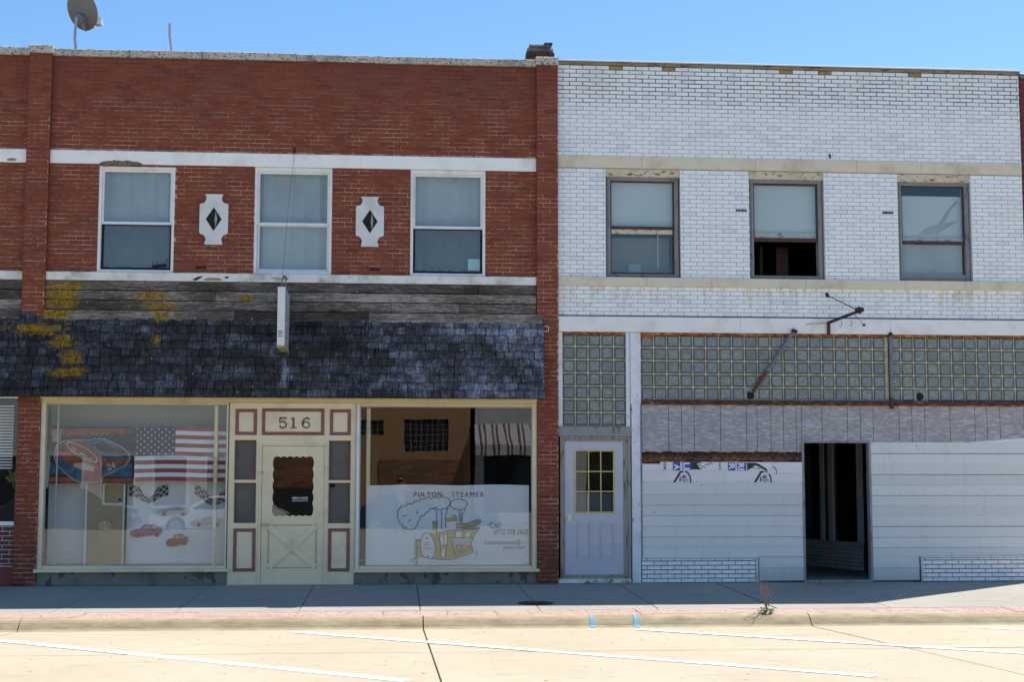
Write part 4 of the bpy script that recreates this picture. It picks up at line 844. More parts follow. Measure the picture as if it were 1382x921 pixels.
m = MB(); m.tube([(1.63, .17, 4.95), (1.63, .17, 5.55)], .004, 5); m.build('pull_cord', 'cloth', V1); MB().box(1.2, 1.40, .46, .49, 4.84, 5.06).build('box_on_sill', 'shade2', V1)
V2 = old_window(*uw[1], 5.445, [('shade', 5.52, 6.33, .19)], gap=1, brail=(5.445, 5.55)); MB().box(3.17, 4.2, .10, .11, 5.40, 5.425).build('open_sash_rail', 'sash', V2)
MB().box(3.55, 3.60, 1.2, 1.3, 4.8, 5.5).build('inner_curtain', 'room', V2); MB().box(3.78, 3.98, 1.0, 1.1, 4.8, 5.45).build('inner_door', 'sash', V2)
V3 = old_window(*uw[2], 5.42, [('shade', 5.48, 6.20, .19), ('shade2', 4.86, 5.42, .19)], brail=(5.455, 5.51))
m = MB(); m.add([(x, .186, z) for x, z in [(6.56, 6.14), (6.60, 6.12), (6.46, 5.96), (6.36, 5.78), (6.30, 5.74), (6.24, 5.55), (6.21, 5.55), (6.26, 5.76), (6.33, 5.86), (6.45, 6.02)]], [tuple(range(9, -1, -1))])
m.add([(x, .185, z) for x, z in [(5.92, 5.56), (6.0, 5.66), (6.2, 5.73), (6.58, 5.80), (6.38, 5.66), (6.2, 5.58)]], [(0, 5, 4, 3, 2, 1)][::1])
m.add([(x, .185, z) for x, z in [(6.13, 5.40), (6.17, 5.40), (6.2, 5.2), (6.30, 4.95), (6.26, 4.93), (6.14, 5.2)]], [(0, 5, 4, 3, 2, 1)])
m.build('torn_shade', 'shade2', V3)
m = MB()
for rr_ in (.10, .14): m.tube([(6.1+rr_*math.cos(k*math.pi/12), .17, 4.90+rr_*math.sin(k*math.pi/12)) for k in range(13)], .006, 5)
m.build('fan_guard', 'shade', V3); MB().box(5.60, 6.66, .09, .12, 4.835, 4.90, .004).build('bottom_rail', 'gframe', V3)
for x in (2.86, 5.26):
    m = MB(); m.box(x, x+.18, -.003, .01, 5.865, 5.90); m.build('vent_slot', 'soot', Wt)
    for k in range(3): MB().box(x+.02+.055*k, x+.05+.055*k, -.006, .0, 5.872, 5.893).build('vent_grille', 'galv', Wt)
m = MB(); m.tube([(4.42, 0, 6.76), (4.41, -.03, 6.79), (4.40, -.03, 6.82)], .014, 6); m.build('hook', 'iron', Wt)
# lintel, rust, glass block
MB().box(.003, X1, -.02, .06, 4.150, 4.166).build('shadow_joint', 'soot', Wt)
for a, b in ((.004, 2.9), (2.9, 5.33), (5.33, X1)): MB().box(a, b-.002, -.055, .1, 3.905, 4.150, .006).build('lintel', 'lintel', Wt)
for a, b in ((.07, 1.07), (1.30, 5.29), (5.36, X1)): MB().box(a, b, -.02, .08, 3.862, 3.905, .004).build('rusty_angle', 'rust', Wt)
MB().box(1.30, 1.50, -.025, .06, 3.815, 3.866, .004).build('rusty_angle', 'rust', Wt)
def blocks(x0, x1, z0, z1, px, pz, xo, zo, nm, miss=()):
    P_ = MB().box(x0, x1, .01, .10, z0, z1).build('glass_block_panel', 'gmortar', Wt); n = 0
    r = 0
    z = zo
    while z > z0-.1:
        a2, b2 = max(z-pz+.010, z0), min(z-.010, z1)
        k = 0; x = xo
        while x < x1:
            c2, d2 = max(x+.010, x0), min(x+px-.010, x1)
            if d2-c2 > .05 and b2-a2 > .05:
                w_, h_ = d2-c2, b2-a2; m = MB()
                if (k, r) in miss:
                    cx, cz = (c2+d2)/2, (a2+b2)/2; m.frame(c2, d2, a2, b2, .02, .0, .05, 0); m.build('broken_glass_block', 'gblock', P_)
                    pts = [(cx-.02+w_*.36*math.cos(q)*random.uniform(.6, 1.1), cz-.02+h_*.40*math.sin(q)*random.uniform(.7, 1.1)) for q in [i*.7 for i in range(9)]]
                    MB().box(c2+.02, d2-.02, .004, .008, a2+.02, b2-.02).build('broken_face', 'gblock', P_); MB().poly(pts, .002).build('hole', 'soot', P_)
                else:
                    e = .008; i_ = .013
                    vs = [(c2, .004, a2), (d2, .004, a2), (d2, .004, b2), (c2, .004, b2), (c2+e, -.006, a2+e), (d2-e, -.006, a2+e), (d2-e, -.006, b2-e), (c2+e, -.006, b2-e), (c2+e+i_, .0, a2+e+i_), (d2-e-i_, .0, a2+e+i_), (d2-e-i_, .0, b2-e-i_), (c2+e+i_, .0, b2-e-i_)]
                    vs = [(v[0]-(c2+d2)/2, v[1], v[2]-(a2+b2)/2) for v in vs]
                    key = ('gb', round(w_, 2), round(h_, 2))
                    if key not in BR: BR[key] = m.add(vs, [(0, 1, 5, 4), (1, 2, 6, 5), (2, 3, 7, 6), (3, 0, 4, 7), (4, 5, 9, 8), (5, 6, 10, 9), (6, 7, 11, 10), (7, 4, 8, 11), (8, 9, 10, 11)]) and None
                    if BR[key] is None: m.mi = [1]*8+[0]; BR[key] = m.mesh('glass_block', ['gblock', 'gedge'])
                    o = link('glass_block', BR[key], P_, ((c2+d2)/2, 0, (a2+b2)/2)); o.rotation_euler = (random.gauss(0, .008), 0, random.gauss(0, .008))
            x += px; k += 1
        z -= pz; r += 1
    return P_
blocks(.07, 1.065, 2.43, 3.86, .2035, .2075, .07-.0, 3.885, 'a')
blocks(1.31, 5.30, 2.845, 3.86, .2075, .2075, 1.31, 3.875, 'b', miss={(8, 4)})
blocks(5.345, X1, 2.845, 3.86, .2075, .2075, 5.30, 3.875, 'c', miss={(2, 4)})
MB().box(.0, .068, -.03, .06, 2.42, 3.90, .004).build('jamb_trim', 'wpost', Wt)
m = MB(); m.box(1.07, 1.135, -.03, .08, 2.42, 3.90, .004); m.build('jamb_trim', 'wpost', Wt); MB().box(1.137, 1.30, -.06, .08, 2.77, 3.90, .006).build('post', 'wpost', Wt); MB().box(1.150, 1.285, -.055, .08, .0, 2.77, .006).build('post', 'wpost', Wt); MB().box(1.287, 1.312, -.03, .06, .35, 2.77, .003).build('edge_strip', 'gframe', Wt)
m = MB(); m.box(1.305, X1, -.05, .06, 2.778, 2.845, .006); m.build('rusty_beam', 'rustbeam', Wt); MB().box(1.305, X1, -.025, .04, 2.762, 2.780, .002).build('rusty_angle', 'rust', Wt)
MB().box(1.31, 5.3, -.03, .03, 2.846, 2.86).build('ledge', 'gframe', Wt)
# grey door unit
MB().box(.0, 1.147, -.05, .06, 2.265, 2.42, .005).build('door_header', 'gframe', Wt)
m = MB(); m.frame(.03, 1.135, .075, 2.262, .04, -.035, .06, .004, wt=.035, wb=.02); DF = m.build('door_frame', 'wood', Wt); MB().frame(.072, 1.06, .10, 2.225, .035, -.018, .06, .004, wb=.03).build('door_stop', 'wood', DF)
MB().box(1.062, 1.094, -.02, .06, .10, 2.22, .003).build('side_board', 'wood', DF)
m = MB(); m.box(.0, 1.14, -.03, .1, .002, .075, .005); m.build('threshold', 'membrane', DF); MB().box(.03, 1.13, -.05, .05, .075, .105, .004).build('threshold_board', 'wood', DF)
gd = MB(); lite = (.27, .875, 1.085, 2.045); wall_holes(gd, .108, 1.024, .13, 2.188, .0, .04, [lite]); GD = gd.build('door', 'gdoor', Wt)
MB().frame(lite[0]-.012, lite[1]+.012, lite[2]-.012, lite[3]+.012, .026, -.012, .0, .003).build('light_frame', 'ylite', GD)
lx0, lx1, lz0, lz1 = lite[0]+.014, lite[1]-.014, lite[2]+.014, lite[3]-.014
for k in (1, 2):
    xx = lx0+(lx1-lx0)*k/3; MB().box(xx-.009, xx+.009, -.009, .0, lz0, lz1, .002).build('muntin', 'ylite', GD); zz = lz0+(lz1-lz0)*k/3; MB().box(lx0, lx1, -.0075, .0, zz-.009, zz+.009, .002).build('muntin', 'ylite', GD)
for i in range(3):
    for j in range(3): MB().box(lx0+(lx1-lx0)*i/3+.008, lx0+(lx1-lx0)*(i+1)/3-.008, .006, .010, lz0+(lz1-lz0)*j/3+.008, lz0+(lz1-lz0)*(j+1)/3-.008).build('pane', 'glass', GD)
MB().box(.2, .95, .09, .1, 1.0, 1.38).build('inner_curtain', 'shade3', GD); MB().box(.46, .475, .07, .08, 1.08, 1.38).build('inner_cord', 'cloth', GD)
for a, b in ((.30, .52), (.66, .88)): MB().frame(a, b, .38, .93, .026, -.018, .001, .009).build('raised_panel', 'gdoor', GD)
m = MB(); m.box(.125, .215, -.006, .0, .94, 1.055, .002); m.build('lock_plate', 'signw', GD); m = MB(); m.tube([(.175, -.006, 1.0), (.175, -.05, 1.0)], [.018, .028], 12); m.build('handle', 'brass', GD)
# strand-board fascia in grooved strips
gx = [1.318, 1.746, 1.952, 2.152, 2.571, 2.988, 3.156, 3.378, 3.58, 3.785, 3.872, 4.201, 4.614, 4.824, 5.031, 5.452, 5.661, 5.873, 6.284, 6.692, 6.895, 7.106, 7.5, X1]
m = MB(); m.box(1.312, 3.87, .03, .06, 1.8, 2.765); m.box(3.87, X1, .03, .06, 2.19, 2.765); OB = m.build('board_fascia', 'black', Wt)
for a, b in zip(gx, gx[1:]):
    zb = 2.03 if b < 3.9 else 2.19
    m = MB(); n = 6; pts = [(a+.004, 2.762), (b-.004, 2.762)]+[(b-.004-(b-a-.008)*k/n, zb+random.uniform(-.012, .012)*(b < 3.9)) for k in range(n+1)]
    m.prism(pts, .0, .03); m.build('board', 'osb', OB)
m = MB(); pts = [(1.315+2.555*k/30, 2.035+random.uniform(-.012, .012)) for k in range(31)][::-1]+[(1.315+2.555*k/30, 1.855+random.uniform(-.018, .02)+(.03 if k > 10 else 0)) for k in range(31)]
m.prism(pts, .012, .03); m.build('rotted_edge', 'rot', OB)
# siding boards
def siding(x0, x1, z0, z1, mat='siding', par=None, nm='siding_board'):
    m = MB(); vs = [(x0, -.022, z0+.002), (x1, -.022, z0+.002), (x1, -.010, z1-.001), (x0, -.010, z1-.001), (x0, .03, z0+.002), (x1, .03, z0+.002), (x1, .03, z1), (x0, .03, z1)]
    m.add(vs, [(0, 1, 2, 3), (4, 5, 1, 0), (3, 2, 6, 7), (1, 5, 6, 2), (4, 0, 3, 7)]); o = m.build(nm, mat, par); o.location.y = random.uniform(-.0025, .0015); o.rotation_euler.y = random.gauss(0, .0006)
    return o
SL = MB().box(1.312, 3.86, .03, .06, .02, 1.9).build('siding_panel', 'gframe', Wt); SR = MB().box(4.965, X1, .03, .06, .02, 2.19).build('siding_panel', 'gframe', Wt)
zl = [1.56, 1.364, 1.198, 1.034, .866, .705, .548, .393]
for a, b in zip(zl[1:], zl): siding(1.318, 3.862, a, b, par=SL)
for a, b in ((.228, .393), (.023, .228)): siding(3.15, 3.862, a, b, par=SL)
zr = [2.188, 2.008, 1.841, 1.674, 1.515, 1.347, 1.186, 1.023, .857, .691, .533, .385]
for a, b in zip(zr[1:], zr): siding(4.972, X1, a, b, par=SR)
for a, b in ((.211, .385), (.021, .211)): siding(4.972, 5.72, a, b, par=SR)
m = MB()
for zz in zl[:-1]+zr[1:-1]:
    xs = [1.318+.42*k for k in range(1, 6)] if zz in zl else [4.97+.42*k for k in range(1, 6)]
    for xx in xs:
        q = xx+random.uniform(-.06, .06); m.box(q-.005, q+.005, -.0275, -.02, zz+.012, zz+.022)
m.build('nail_head', 'galv', SL, kind='stuff')
m = MB(); m.prism([(6.55, 2.19), (7.0, 2.225), (X1, 2.27), (X1, 2.19)], -.004, .0); m.build('loose_wrap', 'wrap', SR)
def HM(u, v): return (1.318+(u-40)/509, 2.034-(v-60)*.001935)
WR = siding(1.318, 3.862, 1.56, 1.845, 'wrap', SL, 'printed_board'); m = MB()
m.box(1.60, 3.30, -.03, -.024, 1.735, 1.872); m.box(3.30, 3.86, -.032, -.024, 1.690, 1.872, .002); m.box(1.318, 1.6, -.026, -.02, 1.735, 1.84); o = m.build('house_wrap', 'wrap', SL)
def hpoly(uvs, mat, y=-.0335): return MB().poly([HM(*p) for p in uvs], y).build('wrap_print', mat, SL)
hpoly([(285, 145), (345, 145), (345, 213), (285, 213)], 'wrapblue'); hpoly([(362, 145), (437, 145), (437, 207), (362, 207)], 'wrapblue'); hpoly([(730, 150), (790, 150), (790, 213), (730, 213)], 'wrapblue'); hpoly([(803, 150), (877, 150), (877, 213), (803, 213)], 'wrapblue')
for s, u0, u1, v0, v1 in (('A', 292, 340, 160, 210), ('LI', 370, 420, 150, 205), ('R', 738, 785, 158, 208), ('RI', 810, 862, 155, 210)):
    a, b = HM(u0, v1), HM(u1, v0); text_fit(s, a[0], b[0], a[1], b[1], -.0345, 'wrap_lettering', 'cloth', SL, bold=.03, rot=-math.pi/2)
for s, u0, u1 in (('KB MC', 210, 232), ('NATL', 655, 675)):
    a, b = HM(u0, 212), HM(u1, 150); text_fit(s, a[0], b[0], a[1], b[1], -.0335, 'wrap_lettering', 'black', SL, bold=.01, rot=-math.pi/2)
hpoly([(437, 145), (520, 145), (478, 160), (500, 190), (520, 205), (437, 205)], 'black'); hpoly([(885, 150), (955, 150), (990, 165), (1040, 195), (1052, 213), (1030, 212), (1000, 190), (950, 170), (925, 190), (885, 213)], 'black')
for k, (u, v) in enumerate(((500, 175), (530, 190), (560, 170), (590, 160), (940, 195), (975, 200), (1000, 200))):
    q = HM(u, v); MB().ribbon([(q[0]-.03, q[1]), (q[0]+.01, q[1]+.02), (q[0]+.03, q[1]-.005)], .011, -.0340).build('wrap_print', 'black', SL)
MB().ribbon([HM(1090, 180), HM(1110, 190), HM(1122, 210), HM(1122, 238)], .012, -.0345).build('wrap_print', 'black', SL)
for u in (290, 942):
    m = MB()
    for pts, w_ in (([(u+5, 308), (u+30, 270), (u+55, 228), (u+80, 216)], .030), ([(u+95, 218), (u+120, 235), (u+135, 270), (u+138, 312)], .020), ([(u+70, 268), (u+88, 252), (u+105, 268), (u+70, 270)], .018), ([(u+55, 300), (u+62, 285), (u+108, 285), (u+115, 300)], .010), ([(u+50, 300), (u+55, 262)], .014), ([(u+75, 300), (u+100, 300)], .014)): m.ribbon([HM(*p) for p in pts], w_, -.0268)
    m.build('wrap_print', 'black', SL)
# tiled bases with cap frames
tb = []
for (x0, x1, fr) in ((1.302, 3.13, 'R'), (5.735, X1, 'L')):
    m = MB()
    m.box(x0, x1, -.02, .03, .0, .375); P_ = m.build('tile_base', 'wmortar', Wt)
    m = MB(); m.box(x0, x1, -.055, .0, .372, .402, .004)
    if fr == 'R': m.box(x1-.035, x1, -.052, .0, .0, .372, .004)
    else: m.box(x0, x0+.035, -.052, .0, .0, .372, .004)
    m.build('tile_cap', 'siding', P_)
    lay(courses(x0+(0 if fr == 'R' else .037), x1-(.037 if fr == 'R' else 0), .008, .371, [], .2135, .0665, .010, .012, zref=.008, xoff=x0-.02, yf=-.034), P_, 'wbrick', c=.0025, tilt=.008)
# doorway frame and vestibule
m = MB(); m.box(3.862, 3.895, -.03, .1, .0, 2.2, .003); m.box(4.935, 4.972, -.03, .1, .0, 2.2, .003); m.box(3.895, 4.935, -.028, .1, 2.175, 2.2, .003); m.build('doorway_frame', 'gframe', Wt)
m = MB(); m.box(3.895, 4.935, -.035, .1, .0, .03, .003); m.build('doorway_sill', 'wood', Wt)
VS = MB(); VS.box(2.5, 8-.66, .1, 5.2, .0, .022); VS = VS.build('vestibule_floor', 'conc', Wt)
m = MB(); m.box(1.3, X1-.3, 5.2, 5.3, 0, 3.8); m.box(1.3, X1-.3, .1, 5.2, 2.75, 2.8); m.build('vestibule_wall', 'dark', Wt)
def along(p, q, a, b, z0, z1, th, m, dy=0):
    p, q = Vector(p), Vector(q); d = (q-p); L = d.length; d.normalize(); n = Vector((d.y, -d.x)); c = p+d*a+n*dy; e = p+d*b+n*dy
    vs = [(c.x+n.x*th, c.y+n.y*th), (e.x+n.x*th, e.y+n.y*th), (e.x, e.y), (c.x, c.y)]
    m.add([(x, y, z0) for x, y in vs]+[(x, y, z1) for x, y in vs], [(3, 2, 1, 0), (4, 5, 6, 7), (0, 1, 5, 4), (1, 2, 6, 5), (2, 3, 7, 6), (3, 0, 4, 7)])
p, q = (4.98, 4.0), (5.62, 2.35); L = math.hypot(q[0]-p[0], q[1]-p[1])
m = MB(); along(p, q, 0, L, 0, .40, .02, m); VB = m.build('display_bulkhead', 'wmortar', Wt)
r = 0
while r < 6:
    a = -(r % 2)*.105
    while a < L:
        c, d = max(a, 0), min(a+.205, L)
        if d-c > .03: m = MB(); along(p, q, c, d, .022+r*.066, .022+r*.066+.058, .012, m, .02); m.build('brick', 'vest', VB)
        a += .213
    r += 1
m = MB()
for a, b, z0, z1 in ((0, .10, .4, 2.5), (.10, L, 2.38, 2.5), (.62, .70, .4, 2.38), (.86, .98, .4, 2.38), (L-.12, L, .4, 2.38), (.1, L, .4, .50)): along(p, q, a, b, z0, z1, .05, m)
m.build('display_frame', 'wframe', Wt)
m = MB(); along(p, q, .1, L-.1, .5, 2.38, .005, m, -.01); m.build('display_pane', 'glass', Wt)
for q in ((4.53, 4.60, 4.2, 4.3), (4.62, 4.78, 4.0, 4.1), (4.84, 4.93, 4.1, 4.16)): MB().box(*q, .02, 2.6, .005).build('inner_doorpost', 'wpost', Wt)
for z in (.62, 2.18): MB().box(4.70, 4.74, 3.985, 4.0, z-.07, z+.07).build('hinge', 'soot', Wt)
# steel brace bars and old sign bracket
br = thing('brace_bar', 'grey steel bar leaning diagonally across the glass blocks, rusty at its lower end', 'metal bar', (3.74, -.06, 3.93))
MB().tube([(0, -.03, 0), (-.46, -.03, -.66)], .026, 8).build('bar', 'galv', br); MB().tube([(-.44, -.034, -.635), (-.66, -.034, -.955)], .030, 8).build('rusty_end', plain('red_rust', (.16, .055, .035), .9, .4, 20), br); m = MB(); m.tube([(-.02, -.06, .02), (.05, -.02, .0)], .03, 8); m.build('bolt', 'iron', br)
vb = thing('upright_bar', 'upright grey steel bar dividing the long row of glass blocks', 'metal bar', (5.322, -.05, 2.75))
MB().box(-.025, .025, -.03, .02, .13, 1.13, .005).build('bar', 'galv', vb); MB().box(-.028, .028, -.034, .02, -.03, .14, .004).build('rusty_foot', 'rustbeam', vb); m = MB(); m.tube([(0, -.035, 1.16), (0, .0, 1.16)], .03, 8); m.build('bolt', 'iron', vb)
sb = thing('sign_bracket', 'rusty elbow bracket with thin stay rods left on the white lintel', 'bracket', (4.315, 0, 4.0))
MB().box(-.022, .022, -.10, -.055, -.11, .08, .003).build('upright', 'rustbeam', sb); m = MB(); m.tube([(0, -.09, .08), (.27, -.75, .19)], .026, 8); m.build('arm', 'rustbeam', sb)
m = MB(); m.tube([(.27, -.75, .20), (.0, -.02, .53)], .008, 6); m.tube([(.02, -.02, .50), (.0, -.0, .56)], .025, 6); m.build('stay_rod', 'iron', sb)
m = MB(); m.tube([(.22, -.62, .18), (.45, -.3, .09), (.58, -.06, .05)], .004, 5); m.tube([(.56, -.06, .05), (.60, -.06, .05)], .018, 6); m.tube([(.0, -.12, .07), (-.30, -.08, .06), (-.36, -.06, .05)], .004, 5); m.build('stay_wire', 'iron', sb)
m = MB(); m.tube([(.27, -.75, .16), (.30, -.76, .25)], .04, 8); m.box(.22, .34, -.8, -.72, .18, .24); m.build('clamp', 'iron', sb)
m = MB()
for x in (.10, .22): m.tube([(x, -.3-x, .08), (x+.02, -.3-x, .02), (x, -.3-x, -.02), (x-.03, -.3-x, .0)], .004, 5)
m.build('hook', 'iron', sb)
# small soot stain round the bracket foot plate
# ================================================================== red wall at the right edge
NB_ = thing('red_neighbour_wall', 'red painted brick wall end at the right edge beside the white glazed bricks', 'building', (0, 0, 0))
m = MB(); m.box(X1+.006, X1+.15, .03, 13, .0, 8.16); m.build('wall', 'chimmort', NB_)
MT['nred'] = plain('painted_red_brick', (.17, .022, .02), .6, .25, 10)
lay(courses(X1+.008, X1+.15, .0, 8.15, [], .215, .0683, .006, .006, yf=.02), NB_, 'nred')
MB().box(X1+.03, X1+.17, .0, .4, 8.16, 8.24, .01).build('coping', 'galv', NB_)

# ================================================================== weeds
def weed(loc, lab, h=.5, nl=26, spread=.13, dry=True):
    t = thing('weed', lab, 'weed', loc); m = MB(); rn = random.Random(int(loc[0]*100))
    if dry:
        for k in range(8):
            a = rn.uniform(0, 6.28); r = rn.uniform(.05, .15); hh = h*rn.uniform(.6, 1); pts = [(0, 0, 0), (r*.3*math.cos(a), r*.3*math.sin(a), hh*.5), (r*math.cos(a), r*math.sin(a)*.6, hh)]
            m.tube(pts, [.005, .004, .0015], 5)
            for j in range(9):
                f = rn.uniform(.45, 1); b = Vector(pts[1]).lerp(Vector(pts[2]), (f-.45)/.55); m.tube([b, b+Vector((rn.uniform(-.07, .07), rn.uniform(-.04, .04), rn.uniform(.02, .07)))], [.002, .001], 4)
        m.build('stem', 'stem', t)
    for k in range(nl):
        a = rn.uniform(0, 6.28); r = rn.uniform(.02, spread); z = rn.uniform(.005, .12 if dry else .06)*(1.3-r/spread); L = rn.uniform(.05, .095) if dry else rn.uniform(.04, .07); d = Vector((math.cos(a), math.sin(a), rn.uniform(-.1, .7))).normalized(); s_ = d.cross(Vector((0, 0, 1))).normalized()*L*.28; b = Vector((r*math.cos(a)*.6, r*math.sin(a)*.6, z))
        MB().add([b, b+d*L*.5+s_, b+d*L, b+d*L*.5-s_, b+d*L*.5+Vector((0, 0, .008))], [(0, 3, 4), (0, 4, 1), (4, 3, 2), (4, 2, 1)]).build('leaf', 'leaf', t)
    return t
weed((2.20, -4.10, -.085), 'tall dry-stemmed weed growing at the back edge of the kerb', .52, 46)
for x, lb_ in ((.50, 'low green weed under the left of the grey door'), (.78, 'low green weed at the middle of the grey door threshold'), (1.10, 'small green weed at the foot of the flaking white post')): weed((x, -.07, 0), lb_, nl=18, spread=.13, dry=False)

# ================================================================== ACROSS THE STREET (seen in the shop windows)
YO = -34.5
far = structure('far_sidewalk'); MB().box(-40, 40, -34.4, -29.7, -.6, -.30).build('slab', 'conc', far)
OB_ = thing('tan_brick_building', 'low tan brick building with glass block windows across the street', 'building', (0, 0, 0))
m = MB(); wall_holes(m, -7.6, .35, -.3, 5.6, YO-.3, YO, [(-2.22, -.49, 2.63, 3.9), (-5.0, -3.05, 3.25, 3.86), (-5.6, -4.6, -.3, 2.0)]); m.box(-7.6, .35, YO-10, YO-.3, -.3, 5.4); m.build('wall', 'oppbrick', OB_)
m = MB(); m.box(-3.2, .1, YO, YO+.06, -.3, 2.29); m.build('stone_veneer', 'oppstone', OB_); MB().box(-7.55, -5.7, YO, YO+.06, 1.2, 4.4).build('stone_veneer', 'oppstone', OB_); MB().box(-7.5, -5.75, YO, YO+.05, -.3, 1.1).build('doorway', 'cardark', OB_); MB().box(-7.65, .4, YO-.35, YO+.1, 5.6, 5.75).build('coping', 'coping', OB_)
for (a, b, c, d, nx, nz) in ((-2.22, -.49, 2.63, 3.9, 8, 6), (-5.0, -3.05, 3.25, 3.86, 8, 3)):
    P_ = MB().box(a, b, YO-.14, YO-.08, c, d).build('glass_block_window', 'gmortar', OB_)
    for i in range(nx):
        for j in range(nz): MB().box(a+(b-a)*i/nx+.012, a+(b-a)*(i+1)/nx-.012, YO-.09, YO-.07, c+(d-c)*j/nz+.012, c+(d-c)*(j+1)/nz-.012).build('glass_block', 'carglass', P_)
OC = thing('pale_shop_building', 'pale panelled shop with a striped awning across the street', 'building', (0, 0, 0))
m = MB(); wall_holes(m, .55, 7.2, -.3, 6.2, YO-.3, YO, [(.9, 2.9, .2, 2.6), (3.4, 4.5, -.3, 2.3), (5, 6.8, .2, 2.6)]); m.box(.55, 7.2, YO-10, YO-.3, -.3, 6.0); m.build('wall', 'panelw', OC)
MB().box(.9, 2.9, YO-.2, YO-.15, .2, 2.6).build('shop_window', 'carglass', OC); MB().box(5, 6.8, YO-.2, YO-.15, .2, 2.6).build('shop_window', 'carglass', OC); MB().box(3.4, 4.5, YO-.2, YO-.15, -.3, 2.3).build('door', 'cardark', OC)
for k in range(28):
    x = .5+k*.085; w_ = .085; MB().add([(x, YO+1.5, 2.45), (x+w_, YO+1.5, 2.45), (x+w_, YO+1.5, 2.85), (x, YO+1.5, 2.85), (x+w_, YO+.02, 3.7), (x, YO+.02, 3.7)], [(1, 0, 3, 2), (2, 3, 5, 4)]).build('awning_stripe', 'awnred' if k % 6 in (2, 4) else 'panelw', OC)
OD = thing('white_front_building', 'white shopfront with tall window frames across the street', 'building', (0, 0, 0))
m = MB(); hh = [(-20+2.0*k, -18.6+2.0*k, .4, 2.5) for k in range(6)]; wall_holes(m, -20.5, -7.75, -.3, 5.2, YO-.3, YO, hh); m.box(-20.5, -7.75, YO-10, YO-.3, -.3, 5.0); m.build('wall', 'panelw', OD)
for a, b, c, d in hh: f = MB().frame(a, b, c, d, .09, YO-.15, YO+.03, 0).build('window', 'carwhite', OD); MB().box(a+.09, b-.09, YO-.1, YO-.08, c+.09, d-.09).build('pane', 'carglass', f)

def car(lab, loc, rz, paint, suv=False, face=1):
    t = thing('parked_car', lab, 'car', loc, group='cars parked across the street'); t.rotation_euler = (0, 0, rz)
    H = 1.68 if suv else 1.42; L = 4.7; bl_ = .92 if not suv else 1.05
    low_ = [(0, .45), (.02, .70), (.25, bl_-.12), (1.25, bl_-.02), (3.75, bl_), (4.45, bl_-.02), (4.68, .75), (4.7, .42), (4.5, .28), (.2, .26)]
    W_ = .89; m = MB()
    def loft(pr, wA, wB, zA_, zB_):
        n = len(pr); vs = []
        for s in (-1, 1):
            for x, z in pr: k = (z-zA_)/(zB_-zA_); vs.append((x-L/2, s*(wA+(wB-wA)*max(0, min(1, k))), z))
        m.add(vs, [tuple(range(n)), tuple(range(2*n-1, n-1, -1))]+[((i+1) % n, i, i+n, (i+1) % n+n) for i in range(n)])
    loft(low_, W_, W_-.05, .6, bl_); cab = [(1.15, bl_-.03), (1.95, H-.05), (2.3, H), (3.4, H), (3.75, H-.06), (4.3 if not suv else 4.45, bl_-.01)]
    loft(cab, W_-.06, W_-.26, bl_, H); b = m.build('body', paint, t)
    for s in (-1, 1):
        for pts in ([(1.45, bl_+.03), (1.98, H-.11), (2.75, H-.09), (2.75, bl_+.03)], [(2.83, bl_+.03), (2.83, H-.09), (3.4, H-.1), (3.95, bl_+.04)]):
            vs = []
            for x, z in pts: k = (z-bl_)/(H-bl_); vs.append((x-L/2, s*(W_-.06-.20*k+.012), z))
            MB().add(vs, [(0, 1, 2, 3) if s > 0 else (3, 2, 1, 0)]).build('side_window', 'carglass', t)
        for x in (.92, 3.72):
            m = MB(); m.tube([(x-L/2, s*.70, .33), (x-L/2, s*.905, .33)], .335, 24); wv = m.build('wheel', 'tyre', t)
            m = MB(); m.tube([(x-L/2, s*.900, .33), (x-L/2, s*.915, .33)], .215, 20); m.build('rim', 'chrome', wv)
            m = MB()
            for k in range(5): a = k*1.257; m.tube([(x-L/2+.09*math.cos(a+.63), s*.91, .33+.09*math.sin(a+.63)), (x-L/2+.17*math.cos(a+.63), s*.919, .33+.17*math.sin(a+.63))], .028, 6)
            m.build('spoke_gap', 'tyre', wv)
    for x, mt in ((-L/2, 'signw'), (L/2-.03, 'tail')):
        for s in (-.65, .65): MB().box(x-.015, x+.05, s-.16, s+.16, .62, .76, .01).build('headlight' if mt == 'signw' else 'tail_lamp', mt, t)
    return t
car('white sedan parked on the far side of the street', (-8.7, -28.9-.4, -.44), R(0), 'carwhite')
car('dark sport utility car parked left of the white sedan', (-13.95, -28.9-.4, -.44), R(180), 'cardark', True)
car('dark blue car parked opposite the right shop window', (-1.9, -29.3, -.44), R(180), 'carblue')

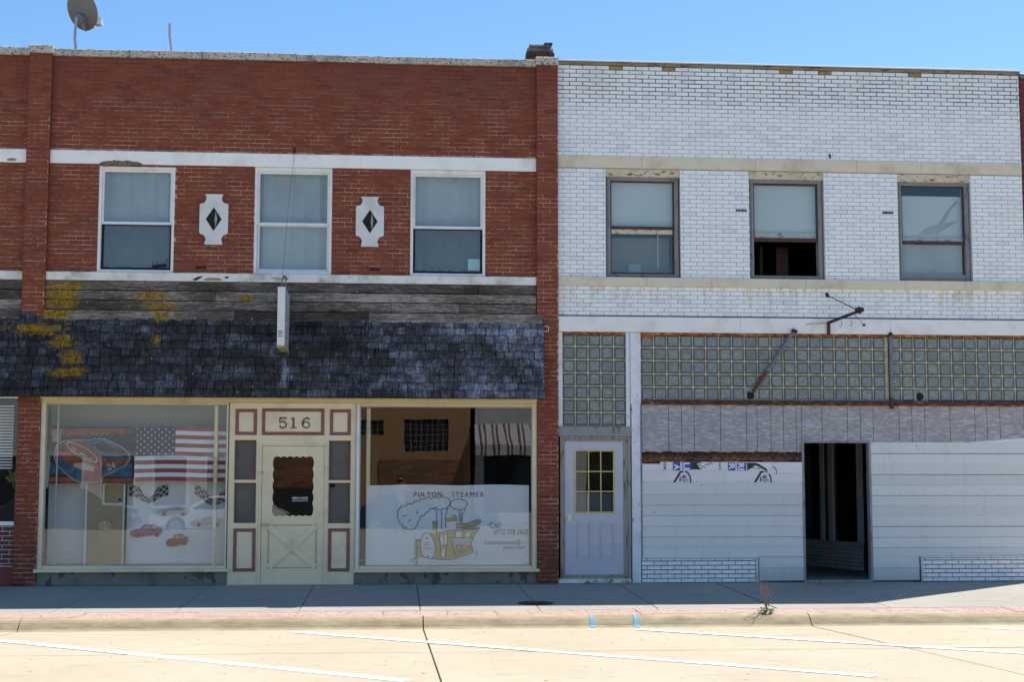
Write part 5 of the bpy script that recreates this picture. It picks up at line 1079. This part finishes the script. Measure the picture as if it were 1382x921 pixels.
# ================================================================== the person seen reflected in the window
def person():
    t = thing('person', 'person in a light blue shirt standing in the street holding a camera', 'person', (-2.40, -22.52, -.13))
    def skin(name, vs, es, rs, mat, lv=2):
        me = bpy.data.meshes.new(name); me.from_pydata(vs, es, []); o = bpy.data.objects.new(name, me); COL.objects.link(o)
        md = o.modifiers.new('s', 'SKIN'); 
        for i, r in enumerate(rs): me.skin_vertices[0].data[i].radius = r if isinstance(r, tuple) else (r, r)
        me.skin_vertices[0].data[0].use_root = True; md.use_smooth_shade = True
        sdv = o.modifiers.new('d', 'SUBSURF'); sdv.levels = lv; sdv.render_levels = lv
        dg_ = bpy.context.evaluated_depsgraph_get(); nm = bpy.data.meshes.new_from_object(o.evaluated_get(dg_)); nm.materials.clear(); nm.materials.append(MT[mat]); bpy.data.objects.remove(o)
        for p_ in nm.polygons: p_.use_smooth = True
        return link(name, nm, t)
    # body: pelvis, spine, neck, head, arms raised to the camera, legs
    vs = [(0, 0, .95), (0, 0, 1.12), (0, .01, 1.32), (0, .01, 1.46), (0, .02, 1.55), (0, .035, 1.62), (0, .03, 1.73),
          (.17, .0, 1.44), (.27, .06, 1.22), (.09, .22, 1.60), (-.17, 0, 1.44), (-.27, .06, 1.22), (-.09, .22, 1.60),
          (.10, 0, .90), (.11, .01, .50), (.12, -.02, .09), (.13, .10, .04), (-.10, 0, .90), (-.11, .01, .50), (-.12, -.02, .09), (-.13, .10, .04)]
    es = [(0, 1), (1, 2), (2, 3), (3, 4), (4, 5), (5, 6), (3, 7), (7, 8), (8, 9), (3, 10), (10, 11), (11, 12), (0, 13), (13, 14), (14, 15), (15, 16), (0, 17), (17, 18), (18, 19), (19, 20)]
    rs = [(.15, .11), (.13, .10), (.16, .11), (.11, .08), (.055, .055), (.075, .09), (.07, .085), .055, .042, .028, .055, .042, .028, .085, .055, .038, .035, .085, .055, .038, .035]
    skin('body', vs, es, rs, 'skin')
    skin('shirt', [(0, 0, .92), (0, 0, 1.12), (0, .01, 1.32), (0, .01, 1.46), (.17, 0, 1.44), (.23, .035, 1.30), (-.17, 0, 1.44), (-.23, .035, 1.30)], [(0, 1), (1, 2), (2, 3), (3, 4), (4, 5), (3, 6), (6, 7)], [(.17, .13), (.145, .115), (.175, .125), (.12, .09), .07, .062, .07, .062], 'shirt')
    skin('trousers', [(0, 0, .97), (.10, 0, .88), (.11, .01, .50), (.12, -.02, .12), (-.10, 0, .88), (-.11, .01, .50), (-.12, -.02, .12)], [(0, 1), (1, 2), (2, 3), (0, 4), (4, 5), (5, 6)], [(.165, .125), .10, .075, .06, .10, .075, .06], 'jeans')
    skin('hair', [(0, -.02, 1.80), (0, -.045, 1.70), (0, -.06, 1.56), (0, -.06, 1.44)], [(0, 1), (1, 2), (2, 3)], [(.07, .07), (.095, .08), (.085, .04), (.06, .03)], 'hair')
    for s in (-1, 1):
        for k in range(5):
            a = -.5+k*.25; b = Vector((s*.09, .22, 1.60)); m = MB(); d = Vector((-s*.5, .35, a)).normalized()
            m.tube([b, b+d*.045, b+d*.07+Vector((-s*.02, .0, 0))], [.010, .009, .006], 6); m.build('finger', 'skin', t, smooth=True)
    for x in (-.03, .03): m = MB(); m.tube([(x, .112, 1.665), (x, .118, 1.665)], .010, 8); m.build('eye', 'ink', t)
    m = MB(); m.tube([(0, .115, 1.66), (0, .14, 1.625)], [.008, .014], 8); m.build('nose', 'skin', t, smooth=True); MB().box(-.025, .025, .108, .118, 1.585, 1.595).build('mouth', 'awnred', t)
person()
cm = thing('camera_body', 'black camera held in front of the standing person', 'camera', (-2.40, -22.27, 1.49))
m = MB(); m.tube([(0, .03, 0), (0, .075, 0)], .035, 16); m.build('lens', 'ink', cm)
MB().box(-.07, .07, -.03, .03, -.05, .05, .006).build('housing', 'iron', cm)
